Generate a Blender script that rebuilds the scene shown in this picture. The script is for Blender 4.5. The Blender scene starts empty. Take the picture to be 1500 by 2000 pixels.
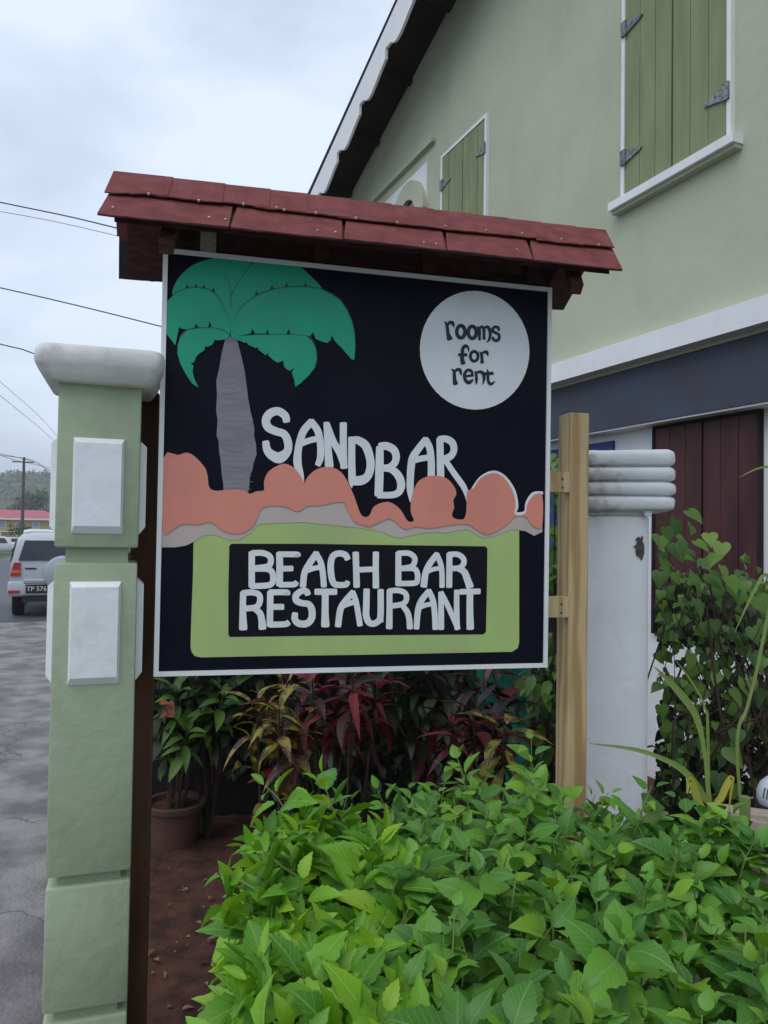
import bpy, bmesh, math, random
from mathutils import Vector, Matrix, noise
random.seed(7)
scn = bpy.context.scene
col = scn.collection
# ------------------------------------------------------------------ camera
CAM_H = 1.75; FPX = 1500.0
PITCH = math.radians(1.53); ROLL = math.radians(0.85)
cF = Vector((0, math.cos(PITCH), math.sin(PITCH)))
u0 = Vector((0, -math.sin(PITCH), math.cos(PITCH))); r0 = Vector((1, 0, 0))
cR = math.cos(ROLL) * r0 + math.sin(ROLL) * u0
cU = -math.sin(ROLL) * r0 + math.cos(ROLL) * u0
CAM = Vector((0, 0, CAM_H))
cd = bpy.data.cameras.new('camera'); cam = bpy.data.objects.new('camera', cd); col.objects.link(cam)
cd.sensor_fit = 'VERTICAL'; cd.sensor_height = 36; cd.lens = FPX / 2000 * 36
cd.clip_start = 0.05; cd.clip_end = 3000
cam.matrix_world = Matrix(((cR.x, cU.x, -cF.x, 0), (cR.y, cU.y, -cF.y, 0), (cR.z, cU.z, -cF.z, CAM_H), (0, 0, 0, 1)))
scn.camera = cam
# ------------------------------------------------------------------ world: overcast sky
SUN_EL, SUN_AZ = math.radians(58), math.radians(-40)
w = bpy.data.worlds.new('World'); scn.world = w; w.use_nodes = True
nt = w.node_tree; nt.nodes.clear()
def nn(t, **k):
    n = nt.nodes.new(t)
    for a, b in k.items(): setattr(n, a, b)
    return n
out = nn('ShaderNodeOutputWorld'); bg = nn('ShaderNodeBackground'); nt.links.new(bg.outputs[0], out.inputs[0])
sky = nn('ShaderNodeTexSky', sky_type='NISHITA', sun_disc=False, sun_elevation=SUN_EL, sun_rotation=-SUN_AZ)
sc = nn('ShaderNodeMixRGB', blend_type='MULTIPLY'); sc.inputs[0].default_value = 1; sc.inputs[2].default_value = (.12, .12, .12, 1)
nt.links.new(sky.outputs[0], sc.inputs[1])
tc = nn('ShaderNodeTexCoord'); mp = nn('ShaderNodeMapping'); mp.inputs['Scale'].default_value = (1, 1, 2.0)
nt.links.new(tc.outputs['Generated'], mp.inputs[0])
nz = nn('ShaderNodeTexNoise'); nz.inputs['Scale'].default_value = 1.7; nz.inputs['Detail'].default_value = 5; nz.inputs['Roughness'].default_value = .48
nz.inputs['Distortion'].default_value = .3
nt.links.new(mp.outputs[0], nz.inputs[0])
rp = nn('ShaderNodeValToRGB')
rp.color_ramp.elements[0].position = .36; rp.color_ramp.elements[0].color = (.40, .47, .61, 1)
rp.color_ramp.elements[1].position = .60; rp.color_ramp.elements[1].color = (.74, .84, 1.0, 1)
nt.links.new(nz.outputs[0], rp.inputs[0])
mx = nn('ShaderNodeMixRGB'); mx.inputs[0].default_value = .93
nt.links.new(sc.outputs[0], mx.inputs[1]); nt.links.new(rp.outputs[0], mx.inputs[2])
nt.links.new(mx.outputs[0], bg.inputs[0]); bg.inputs[1].default_value = 1.0
sd = bpy.data.lights.new('sun', 'SUN'); sd.energy = 1.3; sd.angle = math.radians(50); sd.color = (1, .97, .93)
so = bpy.data.objects.new('sun', sd); col.objects.link(so)
so.rotation_euler = (math.pi / 2 - SUN_EL, 0, 0)
sv = Vector((math.sin(SUN_AZ) * math.cos(SUN_EL), -math.cos(SUN_AZ) * math.cos(SUN_EL), math.sin(SUN_EL)))
so.rotation_euler = sv.to_track_quat('Z', 'Y').to_euler(); so.location = (0, 0, 30)
vs = scn.view_settings; vs.view_transform = 'Standard'; vs.look = 'None'; vs.exposure = .25; vs.gamma = 1; vs.use_curve_mapping = False
scn.cycles.max_bounces = 6; scn.cycles.transparent_max_bounces = 8; scn.cycles.use_denoising = True

# ------------------------------------------------------------------ materials
def mat(name, c, rough=.7, var=.12, scale=6, c2=None, bump=0, bscale=60, spec=.35, metal=0, stretch=None, detail=4, ramp=(.35, .65), grime=None):
    m = bpy.data.materials.new(name); m.use_nodes = True; t = m.node_tree; N = t.nodes; L = t.links
    b = N['Principled BSDF']; b.inputs['Roughness'].default_value = rough; b.inputs['Metallic'].default_value = metal
    b.inputs['Specular IOR Level'].default_value = spec
    g = N.new('ShaderNodeNewGeometry'); mpn = N.new('ShaderNodeMapping'); L.new(g.outputs['Position'], mpn.inputs[0])
    if stretch: mpn.inputs['Scale'].default_value = stretch
    n1 = N.new('ShaderNodeTexNoise'); n1.inputs['Scale'].default_value = scale; n1.inputs['Detail'].default_value = detail
    L.new(mpn.outputs[0], n1.inputs[0])
    r = N.new('ShaderNodeValToRGB'); L.new(n1.outputs[0], r.inputs[0])
    c2 = c2 or tuple(v * (1 - var) for v in c)
    c1 = c
    r.color_ramp.elements[0].position = ramp[0]; r.color_ramp.elements[1].position = ramp[1]
    r.color_ramp.elements[0].color = (*c2, 1); r.color_ramp.elements[1].color = (*c1, 1)
    last = r.outputs[0]
    if grime:                                   # (colour, noise scale, low, high, strength, z stretch)
        gm = N.new('ShaderNodeMapping'); gm.inputs['Scale'].default_value = (1, 1, grime[5]); L.new(g.outputs['Position'], gm.inputs[0])
        gn = N.new('ShaderNodeTexNoise'); gn.inputs['Scale'].default_value = grime[1]; gn.inputs['Detail'].default_value = 9; gn.inputs['Roughness'].default_value = .65; L.new(gm.outputs[0], gn.inputs[0])
        gr = N.new('ShaderNodeMapRange'); gr.inputs[1].default_value = grime[2]; gr.inputs[2].default_value = grime[3]; gr.inputs[3].default_value = 0; gr.inputs[4].default_value = grime[4]; L.new(gn.outputs[0], gr.inputs[0])
        gx = N.new('ShaderNodeMixRGB'); L.new(gr.outputs[0], gx.inputs[0]); L.new(last, gx.inputs[1]); gx.inputs[2].default_value = (*grime[0], 1); last = gx.outputs[0]
    L.new(last, b.inputs['Base Color'])
    if bump:
        n2 = N.new('ShaderNodeTexNoise'); n2.inputs['Scale'].default_value = bscale; n2.inputs['Detail'].default_value = 5
        L.new(mpn.outputs[0], n2.inputs[0])
        bp = N.new('ShaderNodeBump'); bp.inputs['Strength'].default_value = bump; bp.inputs['Distance'].default_value = .01
        L.new(n2.outputs[0], bp.inputs['Height']); L.new(bp.outputs[0], b.inputs['Normal'])
    return m

def leafmat(name, ramp, vein=(.2, .4, .08), veinf=.35, rough=.45, trans=.35, tint=None, spots=None):
    m = bpy.data.materials.new(name); m.use_nodes = True; t = m.node_tree; N = t.nodes; L = t.links
    b = N['Principled BSDF']; b.inputs['Roughness'].default_value = rough; b.inputs['Specular IOR Level'].default_value = .4
    oi = N.new('ShaderNodeObjectInfo'); ge = N.new('ShaderNodeNewGeometry')
    ad = N.new('ShaderNodeMath'); ad.operation = 'ADD'; L.new(oi.outputs['Random'], ad.inputs[0]); L.new(ge.outputs['Random Per Island'], ad.inputs[1])
    fr = N.new('ShaderNodeMath'); fr.operation = 'FRACT'; L.new(ad.outputs[0], fr.inputs[0])
    r = N.new('ShaderNodeValToRGB'); L.new(fr.outputs[0], r.inputs[0])
    els = r.color_ramp.elements
    while len(els) < len(ramp): els.new(.5)
    for e, (p, c) in zip(els, ramp): e.position = p; e.color = (*c, 1)
    uv = N.new('ShaderNodeUVMap'); sp = N.new('ShaderNodeSeparateXYZ'); L.new(uv.outputs[0], sp.inputs[0])
    # |u-.5|
    s1 = N.new('ShaderNodeMath'); s1.operation = 'SUBTRACT'; s1.inputs[1].default_value = .5; L.new(sp.outputs[0], s1.inputs[0])
    a1 = N.new('ShaderNodeMath'); a1.operation = 'ABSOLUTE'; L.new(s1.outputs[0], a1.inputs[0])
    mr = N.new('ShaderNodeMapRange'); mr.inputs[1].default_value = .012; mr.inputs[2].default_value = .045; mr.inputs[3].default_value = 1; mr.inputs[4].default_value = 0
    L.new(a1.outputs[0], mr.inputs[0])
    # lateral veins: sin((v - |u|*.8)*freq)
    ml = N.new('ShaderNodeMath'); ml.operation = 'MULTIPLY_ADD'; ml.inputs[1].default_value = -.7; L.new(a1.outputs[0], ml.inputs[0]); L.new(sp.outputs[1], ml.inputs[2])
    mf = N.new('ShaderNodeMath'); mf.operation = 'MULTIPLY'; mf.inputs[1].default_value = 44; L.new(ml.outputs[0], mf.inputs[0])
    sn = N.new('ShaderNodeMath'); sn.operation = 'SINE'; L.new(mf.outputs[0], sn.inputs[0])
    mr2 = N.new('ShaderNodeMapRange'); mr2.inputs[1].default_value = .8; mr2.inputs[2].default_value = 1; mr2.inputs[3].default_value = 0; mr2.inputs[4].default_value = .55
    L.new(sn.outputs[0], mr2.inputs[0])
    mxv = N.new('ShaderNodeMath'); mxv.operation = 'MAXIMUM'; L.new(mr.outputs[0], mxv.inputs[0]); L.new(mr2.outputs[0], mxv.inputs[1])
    mfac = N.new('ShaderNodeMath'); mfac.operation = 'MULTIPLY'; mfac.inputs[1].default_value = veinf; L.new(mxv.outputs[0], mfac.inputs[0])
    mixv = N.new('ShaderNodeMixRGB'); L.new(mfac.outputs[0], mixv.inputs[0]); L.new(r.outputs[0], mixv.inputs[1]); mixv.inputs[2].default_value = (*vein, 1)
    colr = mixv.outputs[0]
    nb = N.new('ShaderNodeTexNoise'); nb.inputs['Scale'].default_value = 22; L.new(ge.outputs['Position'], nb.inputs[0])
    if spots:
        rs = N.new('ShaderNodeValToRGB'); rs.color_ramp.elements[0].position = .5; rs.color_ramp.elements[1].position = .58
        rs.color_ramp.elements[0].color = (0, 0, 0, 1); rs.color_ramp.elements[1].color = (.85, .85, .85, 1)
        L.new(nb.outputs[0], rs.inputs[0]); ms = N.new('ShaderNodeMixRGB'); L.new(rs.outputs[0], ms.inputs[0]); L.new(colr, ms.inputs[1]); ms.inputs[2].default_value = (*spots, 1); colr = ms.outputs[0]
    L.new(colr, b.inputs['Base Color'])
    bp = N.new('ShaderNodeBump'); bp.inputs['Strength'].default_value = .35; bp.inputs['Distance'].default_value = .003
    L.new(mxv.outputs[0], bp.inputs['Height']); bp.invert = True; L.new(bp.outputs[0], b.inputs['Normal'])
    tr = N.new('ShaderNodeBsdfTranslucent'); mt = N.new('ShaderNodeMixRGB'); mt.blend_type = 'MULTIPLY'; mt.inputs[0].default_value = 1
    L.new(colr, mt.inputs[1]); mt.inputs[2].default_value = (1.6, 1.5, .6, 1) if not tint else (*tint, 1); L.new(mt.outputs[0], tr.inputs[0])
    ms2 = N.new('ShaderNodeMixShader'); ms2.inputs[0].default_value = trans
    L.new(b.outputs[0], ms2.inputs[1]); L.new(tr.outputs[0], ms2.inputs[2]); L.new(ms2.outputs[0], N['Material Output'].inputs[0])
    return m

def woodmat(name, c1, c2, scale=1.0, rough=.7, dist=5.0):
    m = bpy.data.materials.new(name); m.use_nodes = True; t = m.node_tree; N = t.nodes; L = t.links
    b = N['Principled BSDF']; b.inputs['Roughness'].default_value = rough; b.inputs['Specular IOR Level'].default_value = .25
    g = N.new('ShaderNodeNewGeometry'); mpn = N.new('ShaderNodeMapping'); mpn.inputs['Scale'].default_value = (scale, scale, scale * .1); L.new(g.outputs['Position'], mpn.inputs[0])
    wv = N.new('ShaderNodeTexWave'); wv.wave_type = 'RINGS'; wv.rings_direction = 'Z'; wv.inputs['Scale'].default_value = 9; wv.inputs['Distortion'].default_value = dist; wv.inputs['Detail'].default_value = 2; wv.inputs['Detail Scale'].default_value = 1.2
    L.new(mpn.outputs[0], wv.inputs[0])
    n1 = N.new('ShaderNodeTexNoise'); n1.inputs['Scale'].default_value = 90; L.new(mpn.outputs[0], n1.inputs[0])
    r = N.new('ShaderNodeValToRGB'); r.color_ramp.elements[0].color = (*c2, 1); r.color_ramp.elements[1].color = (*c1, 1); r.color_ramp.elements[0].position = .05; r.color_ramp.elements[1].position = .75
    L.new(wv.outputs[0], r.inputs[0])
    mxx = N.new('ShaderNodeMixRGB'); mxx.blend_type = 'MULTIPLY'; mxx.inputs[0].default_value = .35; L.new(r.outputs[0], mxx.inputs[1]); L.new(n1.outputs[1], mxx.inputs[2])
    L.new(mxx.outputs[0], b.inputs['Base Color'])
    return m

M = {}
M['pillar_green'] = mat('pillar_green', (.37, .44, .30), .75, .10, 5, bump=.35, bscale=26, grime=((.20, .22, .15), 7, .54, .78, .55, .35))
M['wall_green'] = mat('wall_green', (.48, .505, .375), .85, .09, 1.3, bump=.35, bscale=14, grime=((.33, .34, .27), 1.5, .52, .8, .5, .25))
M['white_paint'] = mat('white_paint', (.82, .835, .85), .6, .06, 7, bump=.3, bscale=22, grime=((.45, .43, .38), 8, .6, .85, .4, .4))
M['white_trim'] = mat('white_trim', (.80, .81, .82), .5, .06, 5, grime=((.5, .48, .44), 6, .58, .8, .6, .4))
M['cap_white'] = mat('cap_white', (.72, .72, .71), .7, .25, 9, bump=.4, bscale=24, c2=(.62, .62, .60), grime=((.34, .33, .29), 11, .55, .76, .7, .7))
M['sign_black'] = mat('sign_black', (.0045, .0045, .012), .5, .3, 3, spec=.1, c2=(.007, .007, .015), grime=((.03, .03, .035), 5, .66, .86, .4, 3), bump=.1, bscale=30)
M['sign_black2'] = mat('sign_black2', (.005, .005, .010), .5, .3, 12, spec=.18)
M['frond'] = mat('frond_green', (.010, .40, .23), .45, .2, 10, c2=(.010, .35, .20), bump=.08, bscale=30)
M['frond_line'] = mat('frond_line', (.04, .17, .12), .5, .2, 14)
M['trunk_grey'] = mat('trunk_grey', (.26, .245, .27), .5, .25, 14, c2=(.215, .205, .23), stretch=(1, 1, 3))
M['trunk_line'] = mat('trunk_line', (.29, .285, .315), .5, .2, 30)
M['coral'] = mat('coral', (.74, .27, .195), .45, .10, 5, c2=(.68, .245, .19), bump=.1, bscale=22)
M['sand'] = mat('sand', (.55, .47, .43), .5, .08, 8)
M['lime'] = mat('lime', (.43, .58, .19), .45, .12, 5, c2=(.38, .49, .20), bump=.15, bscale=25, stretch=(1, 1, .5))
M['letter_white'] = mat('letter_white', (.80, .82, .84), .45, .08, 16, bump=.15, bscale=40)
M['moon'] = mat('moon_white', (.78, .81, .83), .45, .05, 10)
M['ink'] = mat('ink', (.012, .016, .028), .45, .2, 20)
M['shingle'] = mat('shingle_red', (.275, .085, .082), .9, .3, 18, c2=(.20, .058, .058), bump=.9, bscale=260, spec=.2)
M['shingle_edge'] = mat('shingle_edge', (.05, .045, .05), .9, .3, 40)
M['dark_red_wood'] = mat('dark_red_wood', (.085, .028, .026), .8, .5, 12, stretch=(2, 2, 8))
M['nail'] = mat('nail', (.6, .6, .58), .4, .2, 90, metal=.4)
M['post_brown'] = mat('post_brown', (.16, .07, .042), .75, .5, 16, c2=(.085, .035, .022), stretch=(1, 1, .12))
M['pine'] = woodmat('pine', (.66, .50, .27), (.47, .31, .14), dist=11)
M['charcoal'] = mat('charcoal', (.055, .068, .105), .7, .3, 2.4, c2=(.055, .055, .072))
M['shutter_green'] = mat('shutter_green', (.25, .275, .135), .6, .25, 9, c2=(.19, .215, .105), stretch=(1, 1, .15))
M['shutter_brown'] = mat('shutter_brown', (.085, .024, .024), .55, .4, 7, c2=(.045, .014, .015), stretch=(1, 1, .2))
M['soffit'] = mat('soffit_brown', (.026, .014, .015), .8, .4, 4)
M['roof_dark'] = mat('roof_dark', (.02, .022, .03), .6, .3, 6)
M['hinge'] = mat('hinge', (.30, .32, .34), .5, .5, 40, c2=(.10, .10, .11), metal=.3)
M['blue_paint'] = mat('blue_paint', (.015, .05, .21), .5, .2, 4)
M['glass_dark'] = mat('glass_dark', (.02, .025, .035), .08, .2, 2, spec=.6)
M['soil'] = mat('soil', (.085, .032, .021), .95, .5, 9, c2=(.028, .012, .009), bump=1.0, bscale=30)
M['concrete'] = mat('concrete', (.26, .243, .235), .6, .3, 3.2, c2=(.13, .12, .12), bump=1.0, bscale=45, detail=12, spec=.35, ramp=(.38, .60), grime=((.095, .088, .09), 1.3, .50, .68, .55, 1))
_t = M['concrete'].node_tree; _N = _t.nodes; _L = _t.links; _b = _N['Principled BSDF']
_g = _N.new('ShaderNodeNewGeometry'); _n = _N.new('ShaderNodeTexNoise'); _n.inputs['Scale'].default_value = 2.2; _n.inputs['Detail'].default_value = 6; _L.new(_g.outputs['Position'], _n.inputs[0])
_a = _N.new('ShaderNodeMixRGB'); _a.blend_type = 'ADD'; _a.inputs[0].default_value = 1.4; _L.new(_g.outputs['Position'], _a.inputs[1]); _L.new(_n.outputs[1], _a.inputs[2])
_v = _N.new('ShaderNodeTexVoronoi'); _v.feature = 'DISTANCE_TO_EDGE'; _v.inputs['Scale'].default_value = .32; _L.new(_a.outputs[0], _v.inputs[0])
_r = _N.new('ShaderNodeMapRange'); _r.inputs[1].default_value = .0015; _r.inputs[2].default_value = .006; _r.inputs[3].default_value = .55; _r.inputs[4].default_value = 0; _L.new(_v.outputs[0], _r.inputs[0])
_x = _N.new('ShaderNodeMixRGB'); _L.new(_r.outputs[0], _x.inputs[0]); _L.new(_b.inputs['Base Color'].links[0].from_socket, _x.inputs[1]); _x.inputs[2].default_value = (.035, .03, .03, 1); _L.new(_x.outputs[0], _b.inputs['Base Color'])
M['asphalt'] = mat('asphalt', (.085, .088, .10), .6, .25, .8, bump=.4, bscale=60, detail=8, spec=.4)
M['grass_ground'] = mat('grass_ground', (.075, .10, .035), .95, .4, 2, c2=(.05, .06, .025), bump=.6, bscale=8)
M['stone'] = mat('stone', (.16, .12, .11), .85, .4, 25, bump=.5, bscale=40)
M['terracotta'] = mat('terracotta', (.10, .048, .038), .85, .3, 10, c2=(.075, .04, .033), bump=.3, bscale=30)
M['fence_shaded'] = mat('fence_shaded', (.020, .013, .014), .7, .5, 8, stretch=(1, 1, .15))  # near-black brown: the darkness behind the planting is put into the colour
M['teal'] = mat('teal', (.02, .26, .20), .55, .2, 6)
M['pink'] = mat('pink', (.62, .22, .20), .55, .2, 20)
M['chip'] = mat('chip', (.055, .045, .042), .9, .6, 60, c2=(.12, .10, .09))
M['stain'] = mat('stain_concrete', (.62, .62, .60), .75, .4, 9, c2=(.36, .31, .25), bump=.3, bscale=30, ramp=(.33, .47))
M['wire'] = mat('wire', (.05, .05, .055), .6, .2, 5)
M['pole'] = mat('pole', (.10, .085, .075), .85, .3, 4)
M['car_white'] = mat('car_white', (.66, .69, .73), .22, .04, 2, spec=.5)
M['car_pearl'] = mat('car_pearl', (.46, .48, .52), .25, .04, 2, spec=.5)
M['car_maroon'] = mat('car_maroon', (.16, .03, .035), .25, .05, 2, spec=.5)
M['car_silver'] = mat('car_silver', (.42, .45, .49), .25, .05, 2, spec=.5, metal=.3)
M['rubber'] = mat('rubber', (.015, .015, .016), .8, .3, 30)
M['plastic_dark'] = mat('plastic_dark', (.03, .03, .033), .5, .2, 10)
M['lamp_red'] = mat('lamp_red', (.42, .02, .025), .2, .1, 10, spec=.6)
M['lamp_amber'] = mat('lamp_amber', (.60, .16, .05), .2, .1, 10, spec=.6)
M['rim'] = mat('rim', (.45, .46, .48), .35, .2, 20, metal=.6)
M['house_yellow'] = mat('house_yellow', (.62, .45, .13), .8, .12, .6)
M['roof_red'] = mat('roof_red', (.42, .085, .105), .6, .2, .8, c2=(.36, .09, .11))
M['pane_blue'] = mat('pane_blue', (.35, .47, .55), .4, .1, 2)
M['bark'] = mat('bark', (.10, .075, .055), .9, .4, 6, stretch=(1, 1, .3), bump=.6, bscale=30)
M['stem'] = mat('stem', (.24, .32, .09), .7, .3, 20)
M['twig'] = mat('twig', (.065, .042, .03), .85, .5, 15)
M['hill'] = mat('hill', (.075, .095, .05), .95, .5, .12, c2=(.03, .042, .024), bump=1.0, bscale=.5, detail=8)
M['dome'] = mat('dome', (.62, .66, .74), .35, .05, 10)
M['bleached'] = mat('bleached', (.48, .40, .32), .8, .3, 20, stretch=(1, 8, 8))
M['yellow_leaf'] = leafmat('yellow_leaf', [(0, (.50, .40, .05)), (1, (.42, .45, .10))], vein=(.6, .55, .2), trans=.4)
M['grass_leaf'] = leafmat('grass_leaf', [(0, (.20, .30, .08)), (1, (.26, .34, .12))], vein=(.35, .42, .2), trans=.3)
M['leaf_bright'] = leafmat('leaf_bright', [(0, (.07, .22, .025)), (.4, (.125, .33, .02)), (.75, (.20, .42, .018)), (.9, (.28, .46, .022)), (1, (.09, .27, .04))], vein=(.28, .48, .10), trans=.25, rough=.38, veinf=.5)
M['leaf_mid'] = leafmat('leaf_mid', [(0, (.045, .145, .024)), (.4, (.088, .25, .03)), (.78, (.135, .325, .03)), (.93, (.21, .39, .028)), (1, (.06, .185, .035))], vein=(.20, .38, .11), trans=.22, rough=.38, veinf=.5)
M['leaf_shaded'] = leafmat('leaf_shaded', [(0, (.006, .013, .005)), (.6, (.012, .026, .008)), (.92, (.02, .038, .011)), (1, (.035, .06, .016))], vein=(.025, .045, .018), trans=.2)  # near-black greens: deep shade among the plants is put into the leaf colour
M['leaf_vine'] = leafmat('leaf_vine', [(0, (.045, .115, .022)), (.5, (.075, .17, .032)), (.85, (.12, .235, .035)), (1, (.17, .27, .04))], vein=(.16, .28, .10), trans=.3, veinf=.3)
M['croton_red'] = leafmat('croton_red', [(0, (.014, .006, .006)), (.3, (.04, .007, .012)), (.6, (.15, .012, .028)), (.82, (.30, .03, .05)), (.9, (.05, .012, .04)), (1, (.02, .04, .012))], vein=(.5, .10, .07), trans=.2, tint=(1.3, .6, .6))
M['croton_yellow'] = leafmat('croton_yellow', [(0, (.012, .03, .010)), (.35, (.05, .085, .015)), (.6, (.13, .03, .02)), (.8, (.06, .012, .04)), (1, (.24, .25, .04))], vein=(.5, .42, .06), veinf=.6, trans=.2, spots=(.34, .28, .04))
M['croton_dark'] = leafmat('croton_dark', [(0, (.008, .006, .007)), (.5, (.028, .007, .012)), (.78, (.11, .012, .02)), (.92, (.20, .035, .04)), (1, (.015, .022, .008))], vein=(.25, .05, .04), trans=.15, tint=(1.3, .6, .6))
M['tree_leaf'] = leafmat('tree_leaf', [(0, (.035, .06, .022)), (1, (.075, .10, .035))], trans=.2)

# ------------------------------------------------------------------ geometry helpers
WL = {}                                         # world location of every object origin
def wl(o): return WL[o.name] if o else Vector((0, 0, 0))
def empty(name, loc, label, cat, group=None):
    o = bpy.data.objects.new(name, None); col.objects.link(o); o.location = loc; o.empty_display_size = .1
    WL[o.name] = Vector(loc); o['label'] = label; o['category'] = cat
    if group: o['group'] = group
    return o
def tag(o, label=None, cat=None, group=None, kind=None):
    if label: o['label'] = label
    if cat: o['category'] = cat
    if group: o['group'] = group
    if kind: o['kind'] = kind
    return o
class MB:
    def __init__(s, T=None): s.v = []; s.f = []; s.T = T or Matrix(); s.uv = None
    def add(s, vs, fs):
        n = len(s.v); s.v += [s.T @ Vector(p) for p in vs]; s.f += [tuple(i + n for i in f) for f in fs]; return s
    def box(s, x0, x1, y0, y1, z0, z1):
        return s.add([(x0, y0, z0), (x1, y0, z0), (x1, y1, z0), (x0, y1, z0), (x0, y0, z1), (x1, y0, z1), (x1, y1, z1), (x0, y1, z1)],
                     [(0, 3, 2, 1), (4, 5, 6, 7), (0, 1, 5, 4), (1, 2, 6, 5), (2, 3, 7, 6), (3, 0, 4, 7)])
    def hexa(s, a, b):                           # two quads (lists of 4 pts)
        return s.add(list(a) + list(b), [(0, 3, 2, 1), (4, 5, 6, 7), (0, 1, 5, 4), (1, 2, 6, 5), (2, 3, 7, 6), (3, 0, 4, 7)])
    def prism(s, pts, d):                        # polygon pts (3d) extruded by vector d
        n = len(pts); d = Vector(d); a = [Vector(p) for p in pts]
        fs = [tuple(range(n)), tuple(range(2 * n - 1, n - 1, -1))] + [(i, i + n, (i + 1) % n + n, (i + 1) % n) for i in range(n)]
        return s.add(a + [p + d for p in a], fs)
    def loft(s, rings, cap=True, closed=True):
        n = len(rings[0]); vs = [p for r in rings for p in r]; fs = []
        for i in range(len(rings) - 1):
            for j in range(n if closed else n - 1):
                k = (j + 1) % n; fs.append((i * n + j, i * n + k, (i + 1) * n + k, (i + 1) * n + j))
        if cap: fs += [tuple(range(n - 1, -1, -1)), tuple(range((len(rings) - 1) * n, len(rings) * n))]
        return s.add(vs, fs)
    def tube(s, pts, rad, n=6):
        P = [Vector(p) for p in pts]; rings = []
        for i, p in enumerate(P):
            t = (P[min(i + 1, len(P) - 1)] - P[max(i - 1, 0)]).normalized()
            a = t.orthogonal().normalized() if i == 0 else (a - t * a.dot(t)).normalized()
            b = t.cross(a); r = rad[i] if isinstance(rad, (list, tuple)) else rad
            rings.append([p + (a * math.cos(2 * math.pi * k / n) + b * math.sin(2 * math.pi * k / n)) * r for k in range(n)])
        return s.loft(rings)
    def lathe(s, prof, c=(0, 0, 0), n=24):       # prof: (r, z)
        c = Vector(c)
        return s.loft([[c + Vector((r * math.cos(2 * math.pi * k / n), r * math.sin(2 * math.pi * k / n), z)) for k in range(n)] for r, z in prof])
    def rbox(s, x0, x1, y0, y1, z0, z1, r, seg=3, jit=0):
        bm = bmesh.new(); bmesh.ops.create_cube(bm, size=1)
        for v in bm.verts: v.co = Vector(((x0 + x1) / 2 + v.co.x * (x1 - x0), (y0 + y1) / 2 + v.co.y * (y1 - y0), (z0 + z1) / 2 + v.co.z * (z1 - z0)))
        bmesh.ops.bevel(bm, geom=bm.edges[:], offset=r, segments=seg, affect='EDGES', profile=.5)
        bm.verts.ensure_lookup_table()
        vs = [v.co.copy() for v in bm.verts]
        if jit: vs = [p + Vector([noise.noise(p * 9 + Vector((i * 7, 0, 0))) * jit for i in range(3)]) for p in vs]
        fs = [tuple(v.index for v in f.verts) for f in bm.faces]; bm.free()
        return s.add(vs, fs)
    def build(s, name, m, parent=None, smooth=False, kind=None):
        c = Vector((0, 0, 0))
        if s.v:
            lo = Vector([min(p[i] for p in s.v) for i in range(3)]); hi = Vector([max(p[i] for p in s.v) for i in range(3)]); c = (lo + hi) / 2; c.z = lo.z
        me = bpy.data.meshes.new(name); me.from_pydata([p - c for p in s.v], [], s.f); me.materials.append(M[m])
        if s.uv:
            ul = me.uv_layers.new(name='UVMap')
            for lp in me.loops: ul.data[lp.index].uv = s.uv[lp.vertex_index]
        if smooth:
            for p in me.polygons: p.use_smooth = True
        if smooth == 'auto':
            try: me.set_sharp_from_angle(angle=math.radians(35))
            except Exception: pass
        me.update(); o = bpy.data.objects.new(name, me); col.objects.link(o)
        o.location = c - wl(parent); o.parent = parent; WL[o.name] = c
        if kind: o['kind'] = kind
        return o
def basis(o, ang):                               # local x = direction at ang (from +Y toward +X), local y = away, z up
    a = math.radians(ang); x = (math.sin(a), math.cos(a)); y = (-math.cos(a), math.sin(a))
    return Matrix(((x[0], y[0], 0, o[0]), (x[1], y[1], 0, o[1]), (0, 0, 1, o[2]), (0, 0, 0, 1)))
def ray(px, py): return cF + (px - 750) / FPX * cR - (py - 1000) / FPX * cU
def loc(px, py, B, yp):                          # pixel -> local (x, z) on the vertical plane local y = yp
    d = ray(px, py); yv = Vector((B[0][1], B[1][1], 0)); o = Vector((B[0][3], B[1][3], 0))
    t = (yp - (CAM - o).dot(yv)) / d.dot(yv); P = B.inverted() @ (CAM + d * t)
    return P.x, P.z
def ground(px, py, z=0):
    d = ray(px, py); t = (z - CAM_H) / d.z; return CAM + d * t
def atY(px, py, Y):
    d = ray(px, py); return CAM + d * (Y / d.y)
def crom(pts, closed=False, n=6):
    P = [tuple(p) for p in pts]; out_ = []; N_ = len(P)
    if N_ < 3: return P
    for i in range(N_ if closed else N_ - 1):
        a = P[(i - 1) % N_] if closed or i > 0 else P[0]; b = P[i]; c = P[(i + 1) % N_]; d = P[(i + 2) % N_] if closed or i + 2 < N_ else P[-1]
        for k in range(n):
            t = k / n; t2 = t * t; t3 = t2 * t
            out_.append(tuple(.5 * (2 * b[j] + (c[j] - a[j]) * t + (2 * a[j] - 5 * b[j] + 4 * c[j] - d[j]) * t2 + (3 * b[j] - a[j] - 3 * c[j] + d[j]) * t3) for j in range(len(b))))
    if not closed: out_.append(P[-1])
    return out_

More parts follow.
